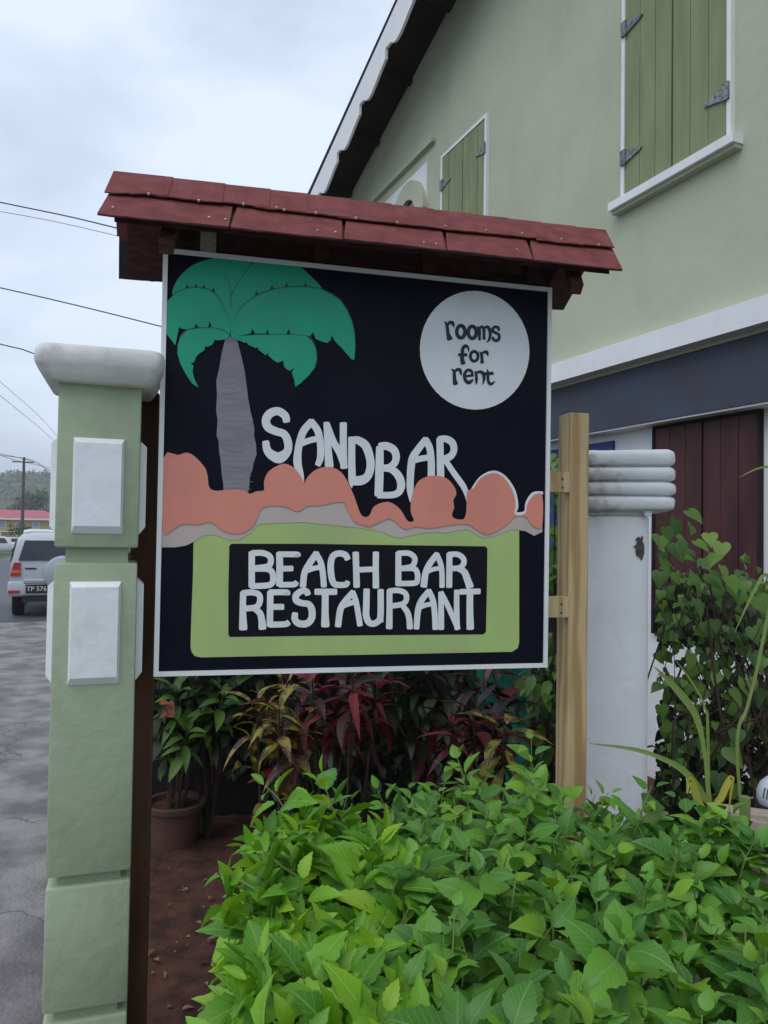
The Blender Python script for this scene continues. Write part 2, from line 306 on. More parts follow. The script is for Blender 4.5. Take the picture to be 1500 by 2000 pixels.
# ------------------------------------------------------------------ ground (street frame: s = along the street, p = to the right)
SB = basis((0, 0, 0), 180 - 23.4)                # local x = -s, local y = p
def sp(s, p, z=0): return SB @ Vector((-s, p, z))
def gz(s): return 0 if s < 16 else (-.013 * max(0, s - 20) * min(1, (s - 16) / 12) if s < 205 else -2.4)
def sheet(name, m, s0, s1, p0, p1, dz, ns=30, npp=2, edge=None):
    b = MB(); ss = [s0 + (s1 - s0) * (i / ns) ** 1.6 for i in range(ns + 1)]
    vs = []; 
    for s in ss:
        for j in range(npp + 1):
            pp = p0 + (p1 - p0) * j / npp
            if edge and j in (0, npp): pp += edge * noise.noise(Vector((s * .9, j, 3)))
            vs.append(sp(s, pp, gz(s) + dz))
    b.add(vs, [(i * (npp + 1) + j, i * (npp + 1) + j + 1, (i + 1) * (npp + 1) + j + 1, (i + 1) * (npp + 1) + j) for i in range(ns) for j in range(npp)])
    b.f = [f[::-1] for f in b.f]
    return tag(b.build(name, m), kind='structure')
sheet('ground', 'grass_ground', -60, 1500, -700, 700, -.012, ns=60, npp=8)
sheet('road', 'asphalt', 15.9, 220, -3.2, 1.9, -.004, ns=40)
sheet('road', 'asphalt', -40, 60, -12, -3.4, -.008, ns=40)
sheet('pavement', 'concrete', -12, 15.8, -3.3, .12, 0, ns=60, npp=10, edge=.06)
# rough soil bed with lumps
b = MB(); nx, ny = 70, 60; vs = []
for i in range(nx + 1):
    for j in range(ny + 1):
        s = -1 + 9.5 * i / nx; p = .10 + 3.9 * j / ny
        q = sp(s, p)
        z = .02 + .03 * noise.noise(q * 2.2) + .022 * noise.noise(q * 7) + .010 * noise.noise(q * 19)
        if j == 0: z = -.03
        vs.append((q.x, q.y, z))
b.add(vs, [(i * (ny + 1) + j, (i + 1) * (ny + 1) + j, (i + 1) * (ny + 1) + j + 1, i * (ny + 1) + j + 1) for i in range(nx) for j in range(ny)])
tag(b.build('soil_bed', 'soil', smooth=True), kind='structure')
# little stones lying on the soil
for k in range(16):
    px = random.uniform(292, 420); py = random.uniform(1740, 1995)
    g = ground(px, py); r = random.choice([.005, .007, .007, .010, .016])
    b = MB(); bm = bmesh.new(); bmesh.ops.create_icosphere(bm, subdivisions=1, radius=r)
    vs = [Vector((v.co.x * random.uniform(.8, 1.3), v.co.y * random.uniform(.8, 1.2), v.co.z * random.uniform(.5, .8))) + g + Vector((0, 0, .022)) for v in bm.verts]
    fs = [tuple(v.index for v in f.verts) for f in bm.faces]; bm.free(); b.add(vs, fs)
    tag(b.build('stone', 'stone'), 'small pebble lying on the reddish soil beside the brown post', 'stone', 'pebbles on the soil')

# ------------------------------------------------------------------ building
bld = empty('guest_house', sp(6, 3.9), 'pale green two-storey house with shuttered windows and scalloped white barge board', 'house')
RB = 6.63
def bz(z, x, k=.29): return RB + k * (x + 10.6) if x < -3.2 else RB + k * 7.4 - k * (x + 3.2)
W0, W1, RX = -11.3, 3.4, -3.2
b = MB(SB)
b.prism([(W0, 3.9, 2.99), (W1, 3.9, 2.99), (W1, 3.9, bz(0, W1)), (RX, 3.9, bz(0, RX)), (W0, 3.9, bz(0, W0))], (0, 7.5, 0))
b.build('wall', 'wall_green', bld)
MB(SB).box(W0, W1, 4.06, 11.3, -.05, 2.556).build('lower_wall', 'white_paint', bld)
MB(SB).box(W0, W1, 3.905, 11.35, 2.57, 2.985).build('beam', 'charcoal', bld)
MB(SB).box(W0, W1, 3.915, 4.3, 2.556, 2.568).build('soffit_strip', 'white_trim', bld)
z0 = loc(1290, 687, SB, 3.80)[1]; z1 = loc(1290, 642, SB, 3.80)[1]
MB(SB).box(W0 - .1, W1, 3.80, 4.2, z0, z1).build('band', 'white_trim', bld)
# roof slopes and dark soffit
for xa, xb in ((W0 - .35, RX), (RX, W1 + .5)):
    za, zb = bz(0, xa) + .012, bz(0, xb) + .012
    if xa < RX: za = RB + .29 * (xa + 10.6) + .012
    sl = MB(SB); sl.hexa([(xa, 3.32, za), (xb, 3.32, zb), (xb, 11.6, zb), (xa, 11.6, za)], [(xa, 3.32, za + .04), (xb, 3.32, zb + .04), (xb, 11.6, zb + .04), (xa, 11.6, za + .04)])
    r_ = sl.build('roof', 'soffit', bld)
    sl = MB(SB); sl.hexa([(xa, 3.315, za + .043), (xb, 3.315, zb + .043), (xb, 11.7, zb + .043), (xa, 11.7, za + .043)], [(xa, 3.315, za + .055), (xb, 3.315, zb + .055), (xb, 11.7, zb + .055), (xa, 11.7, za + .055)])
    sl.build('roof_sheet', 'roof_dark', r_)
    if xa < RX:
        for x in (-10.4, -9.4, -8.4, -7.4, -6.4, -5.4):      # lookout rafters under the overhang
            zz = RB + .29 * (x + 10.6); MB(SB).hexa([(x, 3.36, zz - .06), (x + .07, 3.36, zz - .04), (x + .07, 3.9, zz - .04), (x, 3.9, zz - .06)], [(x, 3.36, zz + .005), (x + .07, 3.36, zz + .025), (x + .07, 3.9, zz + .025), (x, 3.9, zz + .005)]).build('rafter', 'soffit', r_)
        pass
# scalloped barge board: separate boards end to end
k = .302
def top(x): return loc(615, 375, SB, 3.30)[1] + .075 + k * (x - loc(615, 375, SB, 3.30)[0])
x = -11.6; per = .78
while x < RX - .05:
    xe = min(x + per, RX)
    prof = [(0, .27), (.05, .275), (.12, .30), (.20, .36), (.30, .405), (.42, .42), (.60, .40), (.78, .375), (.90, .365), (.945, .362), (.95, .25), (1, .25)]
    pts = [(x, 3.28, top(x)), (xe, 3.28, top(xe))] + [(x + (xe - x) * u, 3.28, top(x + (xe - x) * u) - d) for u, d in reversed(prof)]
    MB(SB).prism(pts, (0, .03, 0)).build('barge_board', 'white_trim', bld)
    x += per + .003
# raised upper tier of the roof covering, above the barge board
xs = loc(775, 28, SB, 3.24)[0]
MB(SB).hexa([(xs, 3.24, top(xs) + .012), (RX, 3.24, top(RX) + .012), (RX, 11.7, top(RX) + .012), (xs, 11.7, top(xs) + .012)], [(xs, 3.24, top(xs) + .17), (RX, 3.24, top(RX) + .17), (RX, 11.7, top(RX) + .17), (xs, 11.7, top(xs) + .17)]).build('roof_tier', 'roof_dark', bld)
# shuttered windows
def shutter_window(x0, x1, z0, z1, yw, planks, cm, fm, sill=True, fr=.035, hinge=True, lab=None):
    f = MB(SB)
    f.box(x0 - fr, x0, yw - .035, yw + .01, z0, z1); f.box(x1, x1 + fr, yw - .035, yw + .01, z0, z1); f.box(x0 - fr, x1 + fr, yw - .034, yw + .01, z1 + .001, z1 + fr)
    wn = f.build('window', fm, bld)
    if lab: wn['label'] = lab
    wd = (x1 - x0 - .012) / planks
    for i in range(planks):
        a = x0 + .001 + i * wd + (.012 if i >= planks / 2 else 0); dy = random.uniform(0, .004)
        MB(SB).box(a + .002, a + wd - .003, yw - .024 - dy, yw - .004, z0 + .002, z1 - .002).build('plank', cm, wn)
    MB(SB).box(x0, x1, yw - .003, yw + .004, z0, z1).build('backing', 'soffit', wn)
    if sill:
        MB(SB).box(x0 - .11, x1 + .10, yw - .09, yw + .01, z0 - .062, z0 - .001).build('sill', 'white_trim', wn)
        MB(SB).box(x0 - .10, x1 + .09, yw - .06, yw + .01, z0 - .088, z0 - .063).build('sill_moulding', 'wall_green', wn)
    if hinge:
        for zz in hinge:
            for sgn, xh in ((1, x0), (-1, x1)):
                h = MB(SB); h.box(xh - .026, xh + .026, yw - .052, yw - .036, zz - .055, zz + .055)
                h.prism([(xh + sgn * .02, yw - .038, zz - .045), (xh + sgn * .02, yw - .038, zz + .045), (xh + sgn * .17, yw - .038, zz + .012), (xh + sgn * .19, yw - .038, zz), (xh + sgn * .17, yw - .038, zz - .012)], (0, .01, 0))
                h.build('hinge', 'hinge', wn)
    return wn
xa = loc(1221, 360, SB, 3.88)[0]; xb = loc(1422, 250, SB, 3.88)[0]
zs = loc(1320, 322, SB, 3.82)[1]
shutter_window(xa, xb, zs, zs + 1.56, 3.9, 6, 'shutter_green', 'white_trim', hinge=(loc(1230, 300, SB, 3.86)[1], loc(1236, 42, SB, 3.86)[1]))
xa2 = loc(866, 300, SB, 3.88)[0]; xb2 = loc(949, 245, SB, 3.88)[0]
shutter_window(xa2, xb2, zs, loc(905, 272, SB, 3.88)[1], 3.9, 6, 'shutter_green', 'white_trim', hinge=(loc(862, 362, SB, 3.86)[1],))
# arched niche under a hood mould
xm0 = loc(735, 388, SB, 3.88)[0]; zm = loc(790, 331, SB, 3.86)[1]; xm1 = loc(848, 275, SB, 3.88)[0]
MB(SB).box(xm0 - .6, xm1, 3.845, 3.905, zm - .0, zm + .045).build('hood_mould', 'wall_green', bld)
pa = loc(788, 352, SB, 3.89); pb = loc(835, 316, SB, 3.89)
acx, acz = loc(799, 405, SB, 3.87); acz -= .17
pn = MB(SB).box(pa[0] - 1.1, pb[0], 3.88, 3.903, acz - .5, pb[1]).build('niche_panel', 'white_trim', bld)
ring = MB(SB); N_ = 24
for r1, r2, y0, y1 in ((.24, .46, 3.83, 3.882),):
    rr = []
    for i in range(N_ + 1):
        a = math.pi * i / N_; c_, s_ = math.cos(a), math.sin(a)
        rr.append([(acx + r1 * c_, y0, acz + r1 * s_), (acx + r2 * c_, y0, acz + r2 * s_), (acx + r2 * c_, y1, acz + r2 * s_), (acx + r1 * c_, y1, acz + r1 * s_)])
    ring.loft(rr)
ring.build('arch_moulding', 'wall_green', pn)
MB(SB).prism([(acx + .238 * math.cos(math.pi * i / 16), 3.872, acz + .238 * math.sin(math.pi * i / 16)) for i in range(17)], (0, .006, 0)).build('arch_pane', 'glass_dark', pn)
# ground floor: brown shuttered window and blue door in the recessed wall
xa = loc(1280, 900, SB, 4.04)[0]; xb = loc(1482, 900, SB, 4.04)[0]; zt = 2.535; zb = loc(1380, 1255, SB, 4.04)[1]
shutter_window(xa, xb, zb, zt, 4.06, 6, 'shutter_brown', 'soffit', sill=False, fr=.02, hinge=False, lab='dark brown shutters of the lower window')
xa = loc(1070, 880, SB, 4.04)[0] - 1.0; xb = loc(1197, 870, SB, 4.04)[0]
dn = MB(SB).box(xa, xb, 4.035, 4.07, .05, 2.5).build('door', 'blue_paint', bld)
MB(SB).box(xa + .25, xb - .22, 4.02, 4.036, 1.5, 2.33).build('door_panel', 'blue_paint', dn)
MB(SB).box(xa + .25, xb - .22, 4.02, 4.036, .3, 1.3).build('door_panel', 'blue_paint', dn)

# ------------------------------------------------------------------ the sign
L = ray(308, 900); L = L * (2.19 / L.y)
GB = basis((L.x, L.y, 0), 76.6)
sign = empty('hanging_sign', (GB @ Vector((.6, 0, 1.33))), 'square black painted sign with palm tree and white lettering under a small red roof', 'sign')
TL, TR, BR, BL = [loc(*q, GB, 0) for q in ((319, 485), (1077, 563), (1068, 1303), (300, 1321))]
def quad(y, ins): # sign quad inset
    c = [TL, TR, BR, BL]; mx_ = sum(p[0] for p in c) / 4; mz_ = sum(p[1] for p in c) / 4
    return [(x + (ins if x < mx_ else -ins), y, z + (ins if z < mz_ else -ins)) for x, z in c]
MB(GB).prism(quad(0, .006), (0, .02, 0)).build('board', 'sign_black', sign)
o_ = quad(-.006, 0); i_ = quad(-.006, .0135)
for a in range(4):
    c_ = (a + 1) % 4
    MB(GB).prism([o_[a], o_[c_], i_[c_], i_[a]], (0, .034, 0)).build('frame_strip', 'white_trim', sign)
lay = [0]
def P3(px, py, off): x, z = loc(px, py, GB, -off); return (x, -off, z)
def paint(name, m, pts, off, T=(0, 0, 1), smooth=False, parent=sign, n=5):
    q = [(p[0] / T[2] + T[0], p[1] / T[2] + T[1]) for p in pts]
    if smooth: q = crom(q, True, n)
    bm_ = MB(GB); bm_.add([P3(x, y, off) for x, y in q], [tuple(range(len(q)))])
    o = bm_.build(name, m, parent)
    bm = bmesh.new(); bm.from_mesh(o.data); bmesh.ops.triangulate(bm, faces=bm.faces[:]); bmesh.ops.recalc_face_normals(bm, faces=bm.faces[:])
    nvec = -Vector((GB[0][1], GB[1][1], 0))
    for f in bm.faces:
        if f.normal.dot(nvec) < 0: f.normal_flip()
    bm.to_mesh(o.data); bm.free()
    return o
def stroke_mesh(b_, pts, off, T, wdef):
    P = [(p[0], p[1], p[2] if len(p) > 2 else wdef) for p in pts]
    C_ = crom(P, False, 7) if len(P) > 2 else [tuple(P[0][j] + (P[1][j] - P[0][j]) * t / 4 for j in range(3)) for t in range(5)]
    lf, rt = [], []
    tans = []
    for i, (x, y, w_) in enumerate(C_):
        x0, y0 = C_[max(i - 1, 0)][:2]; x1, y1 = C_[min(i + 1, len(C_) - 1)][:2]
        d = math.hypot(x1 - x0, y1 - y0) or 1; tx, ty = (x1 - x0) / d, (y1 - y0) / d; tans.append((tx, ty))
        lf.append((x - ty * w_ / 2, y + tx * w_ / 2)); rt.append((x + ty * w_ / 2, y - tx * w_ / 2))
    def capp(i, sg):
        x, y, w_ = C_[i]; tx, ty = tans[i]; r_ = []
        for k in range(1, 6):
            a = math.pi * k / 6; e = .55
            ca, sa = math.cos(a), math.sin(a)
            ca = math.copysign(abs(ca) ** e, ca); sa = abs(sa) ** e
            r_.append((x + sg * tx * sa * w_ * .28 + (-ty) * ca * w_ / 2, y + sg * ty * sa * w_ * .28 + tx * ca * w_ / 2))
        return r_
    n = len(C_)
    f2 = lambda q: P3(q[0] / T[2] + T[0], q[1] / T[2] + T[1], off)
    b_.add([f2(q) for q in lf] + [f2(q) for q in rt], [(i, i + 1, n + i + 1, n + i) for i in range(n - 1)])
    for i, sg in ((n - 1, 1), (0, -1)):
        c_ = capp(i, sg); b_.add([f2(q) for q in [lf[i]] + c_ + [rt[i]]], [tuple(range(len(c_) + 2))])
def letter(strokes, T, off, m='letter_white', name='letter', wdef=75):
    b_ = MB(GB)
    for i, s_ in enumerate(strokes):
        if isinstance(s_, tuple): s_, wd = s_
        else: wd = wdef
        stroke_mesh(b_, s_, off + .00012 * i, T, wd)
    o = b_.build(name, m, sign)
    bm = bmesh.new(); bm.from_mesh(o.data); nvec = -Vector((GB[0][1], GB[1][1], 0))
    for f in bm.faces:
        f.normal_update()
        if f.normal.dot(nvec) < 0: f.normal_flip()
    bm.to_mesh(o.data); bm.free()
    return o
O = [.0010 + .0007 * i for i in range(12)]
# lime panel, black panel
lime = [(378, 1048), (430, 1035), (500, 1018), (560, 1008), (660, 1010), (740, 1022), (800, 1024), (870, 1028), (940, 1036), (1014, 1032), (1014, 1150), (1014, 1255), (1011, 1266), (1000, 1273), (850, 1276), (700, 1279), (540, 1281), (392, 1284), (380, 1281), (374, 1273), (372, 1262), (374, 1200), (377, 1120)]
paint('lime_panel', 'lime', lime, O[0])
paint('black_panel', 'sign_black2', [(452, 1062), (600, 1062), (800, 1065), (948, 1067), (952, 1071), (951, 1150), (949, 1234), (944, 1239), (800, 1240), (600, 1242), (449, 1244), (446, 1240), (446, 1150), (448, 1066)], O[1])
G_ = (280, 850, 2.885); H_ = (700, 850, 2.885); sh = 420 * 2.885
hx = lambda l: [(x + sh, y) for x, y in l]
sand = [(103, 632), (180, 632), (240, 622), (285, 600), (340, 565), (400, 560), (480, 590), (530, 592), (600, 555), (650, 500), (760, 495), (900, 490), (1050, 505), (1200, 520)] + hx([(120, 540), (190, 570), (240, 580), (330, 555), (420, 545), (500, 550), (560, 535), (620, 530), (660, 560), (710, 580), (780, 565), (860, 530), (905, 535), (940, 540), (990, 567), (1036, 545), (1038, 420), (900, 450), (760, 450), (650, 440), (600, 490), (530, 490), (430, 450), (310, 505), (270, 500), (160, 440), (50, 492)]) + [(1245, 485), (1180, 430), (1100, 330), (800, 330), (600, 420), (400, 420), (107, 420)]
paint('sand_band', 'sand', sand, O[2], G_)
trunk = [(440, 662), (448, 657), (456, 657), (463, 664), (470, 690), (478, 725), (481, 748), (485, 780), (489, 802), (493, 818), (497, 838), (496, 850), (500, 868), (501, 888), (495, 905), (493, 918), (488, 930), (487, 948), (484, 968), (437, 968), (436, 945), (433, 925), (431, 900), (428, 880), (427, 862), (423, 850), (425, 820), (422, 800), (424, 770), (422, 745), (428, 720), (433, 690)]
paint('palm_trunk', 'trunk_grey', trunk, O[1])
tl = MB(GB)
for y in range(690, 960, 11):
    f_ = (y - 660) / 300; lx = 434 - 9 * min(1, f_ * 3) + 6 * max(0, f_ - .7) * 3; rx = 468 + 28 * min(1, f_ * 1.4)
    stroke_mesh(tl, [(lx + random.uniform(0, 18), y + random.uniform(-3, 3), .8), ((lx + rx) / 2, y + random.uniform(-2, 4), 1.6), (rx - random.uniform(2, 16), y + random.uniform(-6, 2), .8)], O[2] + .00005, (0, 0, 1), 2)
stroke_mesh(tl, [(452, 753, 6), (456, 757, 7)], O[2] + .0002, (0, 0, 1), 7)
tl.build('trunk_grain', 'trunk_line', sign, kind='stuff')
F_ = (310, 490, 3.75)
back = [(98, 312), (135, 215), (200, 140), (290, 85), (420, 52), (560, 52), (680, 72), (770, 60), (900, 80), (1020, 108), (1110, 180), (1195, 280), (1100, 300), (900, 330), (700, 380), (600, 480), (530, 580), (450, 500), (300, 400), (160, 330)]
paint('palm_frond', 'frond', crom([(x / 3.75 + 310, y / 3.75 + 490) for x, y in back], True, 4), O[2])
fl = MB(GB)
stroke_mesh(fl, [(690, 78, 10), (610, 190, 9), (535, 320, 6), (530, 420, 4)], O[3], F_, 8)
stroke_mesh(fl, [(470, 170, 3), (520, 250, 6), (530, 330, 5)], O[3] + .0001, F_, 8)
fl.build('frond_rib', 'frond_line', sign, kind='stuff')
midl = [(58, 372), (120, 312), (200, 277), (280, 267), (360, 282), (430, 335), (485, 430), (530, 560), (524, 614), (470, 575), (410, 562), (388, 560), (374, 516), (362, 558), (300, 560), (284, 552), (272, 530), (264, 560), (200, 574), (165, 570), (152, 552), (136, 620), (122, 692), (90, 650), (54, 604)]
midr = [(530, 585), (545, 510), (575, 450), (630, 392), (700, 340), (820, 287), (950, 264), (1080, 267), (1190, 282), (1270, 318), (1330, 362), (1380, 435), (1415, 520), (1434, 600), (1440, 690), (1434, 790), (1424, 800), (1410, 792), (1340, 712), (1290, 660), (1278, 640), (1270, 614), (1258, 655), (1235, 674), (1190, 662), (1150, 645), (1130, 596), (1106, 628), (980, 610), (965, 608), (953, 572), (936, 608), (808, 608), (795, 572), (786, 606), (705, 606), (684, 568), (676, 604), (600, 620), (530, 625)]
botl = [(524, 622), (490, 590), (440, 568), (390, 563), (300, 568), (215, 577), (165, 620), (140, 690), (136, 750), (160, 830), (200, 905), (245, 972), (292, 1002), (262, 940), (248, 885), (254, 840), (232, 822), (260, 816), (276, 772), (300, 750), (334, 730), (342, 692), (352, 704), (395, 686), (408, 652), (440, 655), (490, 648)]
botr = [(524, 622), (560, 648), (600, 660), (628, 674), (640, 668), (660, 690), (712, 712), (722, 704), (735, 728), (785, 766), (799, 744), (804, 768), (840, 800), (872, 820), (912, 802), (918, 848), (942, 870), (962, 878), (998, 852), (974, 888), (992, 945), (1000, 998), (1050, 962), (1110, 905), (1142, 850), (1158, 780), (1148, 715), (1120, 655), (1085, 624), (1000, 612), (850, 612), (700, 612), (600, 624)]
for nm, pl, oi_ in (('palm_frond', midl, 4), ('palm_frond', midr, 4), ('palm_frond', botl, 5), ('palm_frond', botr, 5)):
    paint(nm, 'frond', pl, O[oi_], F_)
fl = MB(GB); oo = O[6]
for i, s_ in enumerate([[(100, 322), (170, 285, 5), (280, 264, 6), (400, 300, 7), (470, 400, 4), (500, 480, 2)], [(560, 490, 3), (600, 415, 4), (700, 335, 7), (830, 283, 6), (960, 262, 6), (1080, 262, 6), (1190, 278, 4), (1330, 355, 3), (1420, 520, 3), (1442, 700, 2)],
                        [(136, 760, 4), (140, 690, 4), (165, 618, 5), (215, 574, 6), (300, 565, 5), (390, 561, 6), (470, 582, 7), (520, 618, 6)], [(600, 620, 2), (850, 610, 3), (1080, 620, 4), (1125, 655, 5), (1155, 740, 5), (1145, 850, 4), (1040, 970, 3)]]):
    stroke_mesh(fl, s_, oo + .0001 * i, F_, 4)
fl.build('frond_outline', 'frond_line', sign, kind='stuff')
fl = MB(GB)
for i, (x, y) in enumerate([(206, 262), (272, 258), (330, 265), (400, 287), (716, 312), (828, 270), (935, 252), (1074, 250)]):
    fl = MB(GB); fl.add([P3(F_[0] + (x - 12) / 3.75, F_[1] + (y + 9) / 3.75, O[7]), P3(F_[0] + (x + 13) / 3.75, F_[1] + (y + 9) / 3.75, O[7]), P3(F_[0] + (x + 2) / 3.75, F_[1] + (y - 18) / 3.75, O[7])], [(0, 1, 2)]); fl.build('frond_notch', 'ink', sign)
# coral rocks with pale rim on the right
rim = MB(GB)
stroke_mesh(rim, hx([(640, 310), (690, 240), (760, 208), (822, 235), (875, 310), (893, 395), (885, 440), (940, 433), (950, 380), (985, 330), (1036, 325)]), O[4], G_, 17)
rim.build('rock_rim', 'letter_white', sign)
coral = [(112, 130), (195, 112), (245, 98), (290, 120), (345, 180), (362, 230), (370, 290), (400, 312), (450, 310), (520, 305), (570, 312), (600, 330), (640, 315), (680, 310), (680, 260), (710, 200), (790, 160), (850, 185), (885, 228), (907, 270), (909, 270), (930, 230), (980, 190), (1050, 178), (1110, 205), (1150, 260), (1190, 350), (1220, 435), (1245, 460)] + hx([(62, 452), (90, 400), (160, 375), (210, 395), (245, 430), (275, 480), (300, 488), (312, 475), (295, 430), (300, 350), (330, 270), (380, 235), (440, 228), (500, 245), (540, 290), (552, 330), (540, 355), (535, 370), (540, 410), (528, 440), (535, 465), (570, 475), (595, 470), (608, 430), (610, 370), (615, 315), (650, 298), (690, 242), (760, 213), (818, 238), (868, 310), (885, 390), (880, 446), (940, 442), (952, 390), (985, 342), (1036, 338), (1037, 500), (1010, 525), (970, 500), (945, 460), (880, 460), (840, 500), (780, 540), (720, 560), (660, 530), (610, 500), (500, 510), (400, 525), (320, 515), (260, 530), (210, 490), (170, 470), (120, 490), (60, 515)]) + [(1255, 510), (1190, 490), (1150, 420), (1120, 375), (1000, 395), (920, 400), (870, 430), (790, 400), (700, 400), (660, 420), (640, 470), (600, 530), (530, 555), (450, 540), (380, 490), (300, 505), (220, 500), (160, 535), (108, 530)]
paint('coral_rocks', 'coral', crom([(x / 2.885 + 280, y / 2.885 + 850) for x, y in coral], True, 3), O[6])
# moon
paint('moon_disc', 'moon', [(927 + 107 * math.cos(a) , 684 + 116 * math.sin(a) + 2 * math.cos(a)) for a in [2 * math.pi * i / 48 for i in range(48)]], O[0])
# lettering
A_ = (500, 780, 6.818); B_ = (700, 820, 6.818); C_c = (450, 1060, 6.0); D_ = (690, 1060, 5.769); E_ = (850, 610, 10)
LO = O[3]
letter([[(405, 285, 95), (385, 215, 105), (290, 157, 108), (185, 190, 115), (132, 280, 112), (165, 375, 112), (265, 425, 105), (372, 462, 105), (425, 570, 108), (418, 690, 110), (320, 775, 148), (225, 750, 130), (152, 680, 108), (130, 575, 95)]], A_, LO)
letter([[(735, 300, 95), (640, 410, 100), (590, 540, 100), (558, 700, 100), (555, 860, 110), (600, 1000, 70), (640, 1120, 8)], [(735, 300, 95), (818, 410, 95), (855, 560, 95), (862, 700, 95), (852, 800, 90), (825, 865, 80)], [(600, 590, 80), (720, 545, 80), (830, 522, 80)]], A_, LO)
letter([[(935, 320, 75), (955, 600, 90), (975, 880, 115)], [(945, 330, 80), (1030, 560, 90), (1120, 720, 100), (1178, 895, 90)], [(1163, 330, 95), (1163, 600, 95), (1170, 900, 95)]], A_, LO)
letter([[(-89, 250, 95), (-89, 530, 95), (-84, 800, 100)], [(-80, 268, 90), (0, 275, 105), (100, 350, 115), (156, 520, 108), (158, 650, 108), (118, 755, 110), (40, 805, 125), (-70, 812, 120)], [(-84, 800, 100), (-92, 850, 60), (-88, 905, 10)]], B_, LO)
letter([[(285, 375, 100), (280, 700, 112), (270, 990, 112)], [(290, 350, 95), (380, 350, 105), (470, 400, 105), (503, 490, 98), (478, 580, 95), (400, 635, 90), (310, 640, 90)], [(310, 645, 90), (430, 655, 95), (530, 740, 105), (570, 860, 108), (540, 960, 95), (450, 1000, 88), (270, 1003, 88)]], B_, LO)
letter([[(895, 265, 90), (800, 385, 95), (725, 500, 100), (702, 620, 100), (690, 800, 95), (690, 950, 85), (692, 1090, 15)], [(895, 265, 90), (950, 380, 92), (970, 560, 95), (970, 745, 95)], [(740, 540, 80), (840, 515, 80), (950, 500, 80)]], B_, LO)
letter([[(1085, 262, 95), (1090, 500, 95), (1095, 745, 98)], [(1080, 255, 80), (1170, 255, 92), (1250, 305, 95), (1272, 400, 90), (1232, 480, 92), (1150, 520, 95)], [(1165, 550, 75), (1280, 720, 78), (1400, 890, 78), (1440, 1000, 55), (1450, 1100, 15)]], B_, LO)
def word(items, T): 
    for it in items: letter(it, T, LO)
word([
 [[(250, 120, 75), (250, 300, 75), (250, 505, 76)], ([(260, 122), (370, 120), (450, 150), (475, 210), (440, 275), (280, 300)], 70), ([(270, 305), (430, 308), (490, 350), (500, 440), (470, 490), (380, 505), (250, 508)], 70)],
 [[(575, 130, 80), (578, 300, 80), (575, 490, 80)], ([(570, 135), (690, 136), (780, 138), (792, 150)], 68), ([(590, 305), (720, 302)], 66), ([(580, 492), (740, 490), (770, 470)], 66)],
 [[(1005, 128, 75), (930, 240, 78), (870, 350, 75), (850, 505, 75)], ([(1005, 128), (1058, 230), (1082, 350), (1095, 505)], 70), ([(890, 330), (980, 300), (1070, 285)], 60)],
 [[(1372, 185, 72), (1345, 142, 75), (1270, 125, 72), (1200, 160, 75), (1175, 260, 76), (1185, 400, 76), (1215, 480, 74), (1280, 495, 70), (1355, 490, 68), (1372, 462, 60)]],
 [[(150, 592, 75), (145, 780, 76), (150, 1000, 98)], ([(150, 590), (250, 582), (335, 610), (345, 690), (300, 755), (170, 772)], 70), [(280, 772, 66), (345, 825, 76), (368, 910, 82), (375, 995, 92)]],
 [[(468, 585, 76), (465, 780, 76), (462, 965, 76)], ([(465, 582), (580, 580), (660, 582), (668, 598)], 70), ([(480, 752), (612, 752)], 70), ([(465, 960), (640, 955), (675, 938)], 70)],
 [[(905, 600, 72), (890, 568, 70), (830, 568, 72), (768, 620, 78), (775, 680, 78), (840, 708, 74), (918, 722, 76), (955, 790, 82), (950, 890, 82), (890, 948, 82), (800, 945, 80), (755, 895, 78), (757, 835, 72)]],
 [([(1005, 575), (1232, 575)], 74), [(1112, 590, 80), (1110, 800, 82), (1112, 965, 98)]],
], C_c)
oxA = (450 - 690) * 5.769; kA = 5.769 / 6.0
ca = lambda l: [(x * kA + oxA, y * kA, w_ * kA) for x, y, w_ in l]
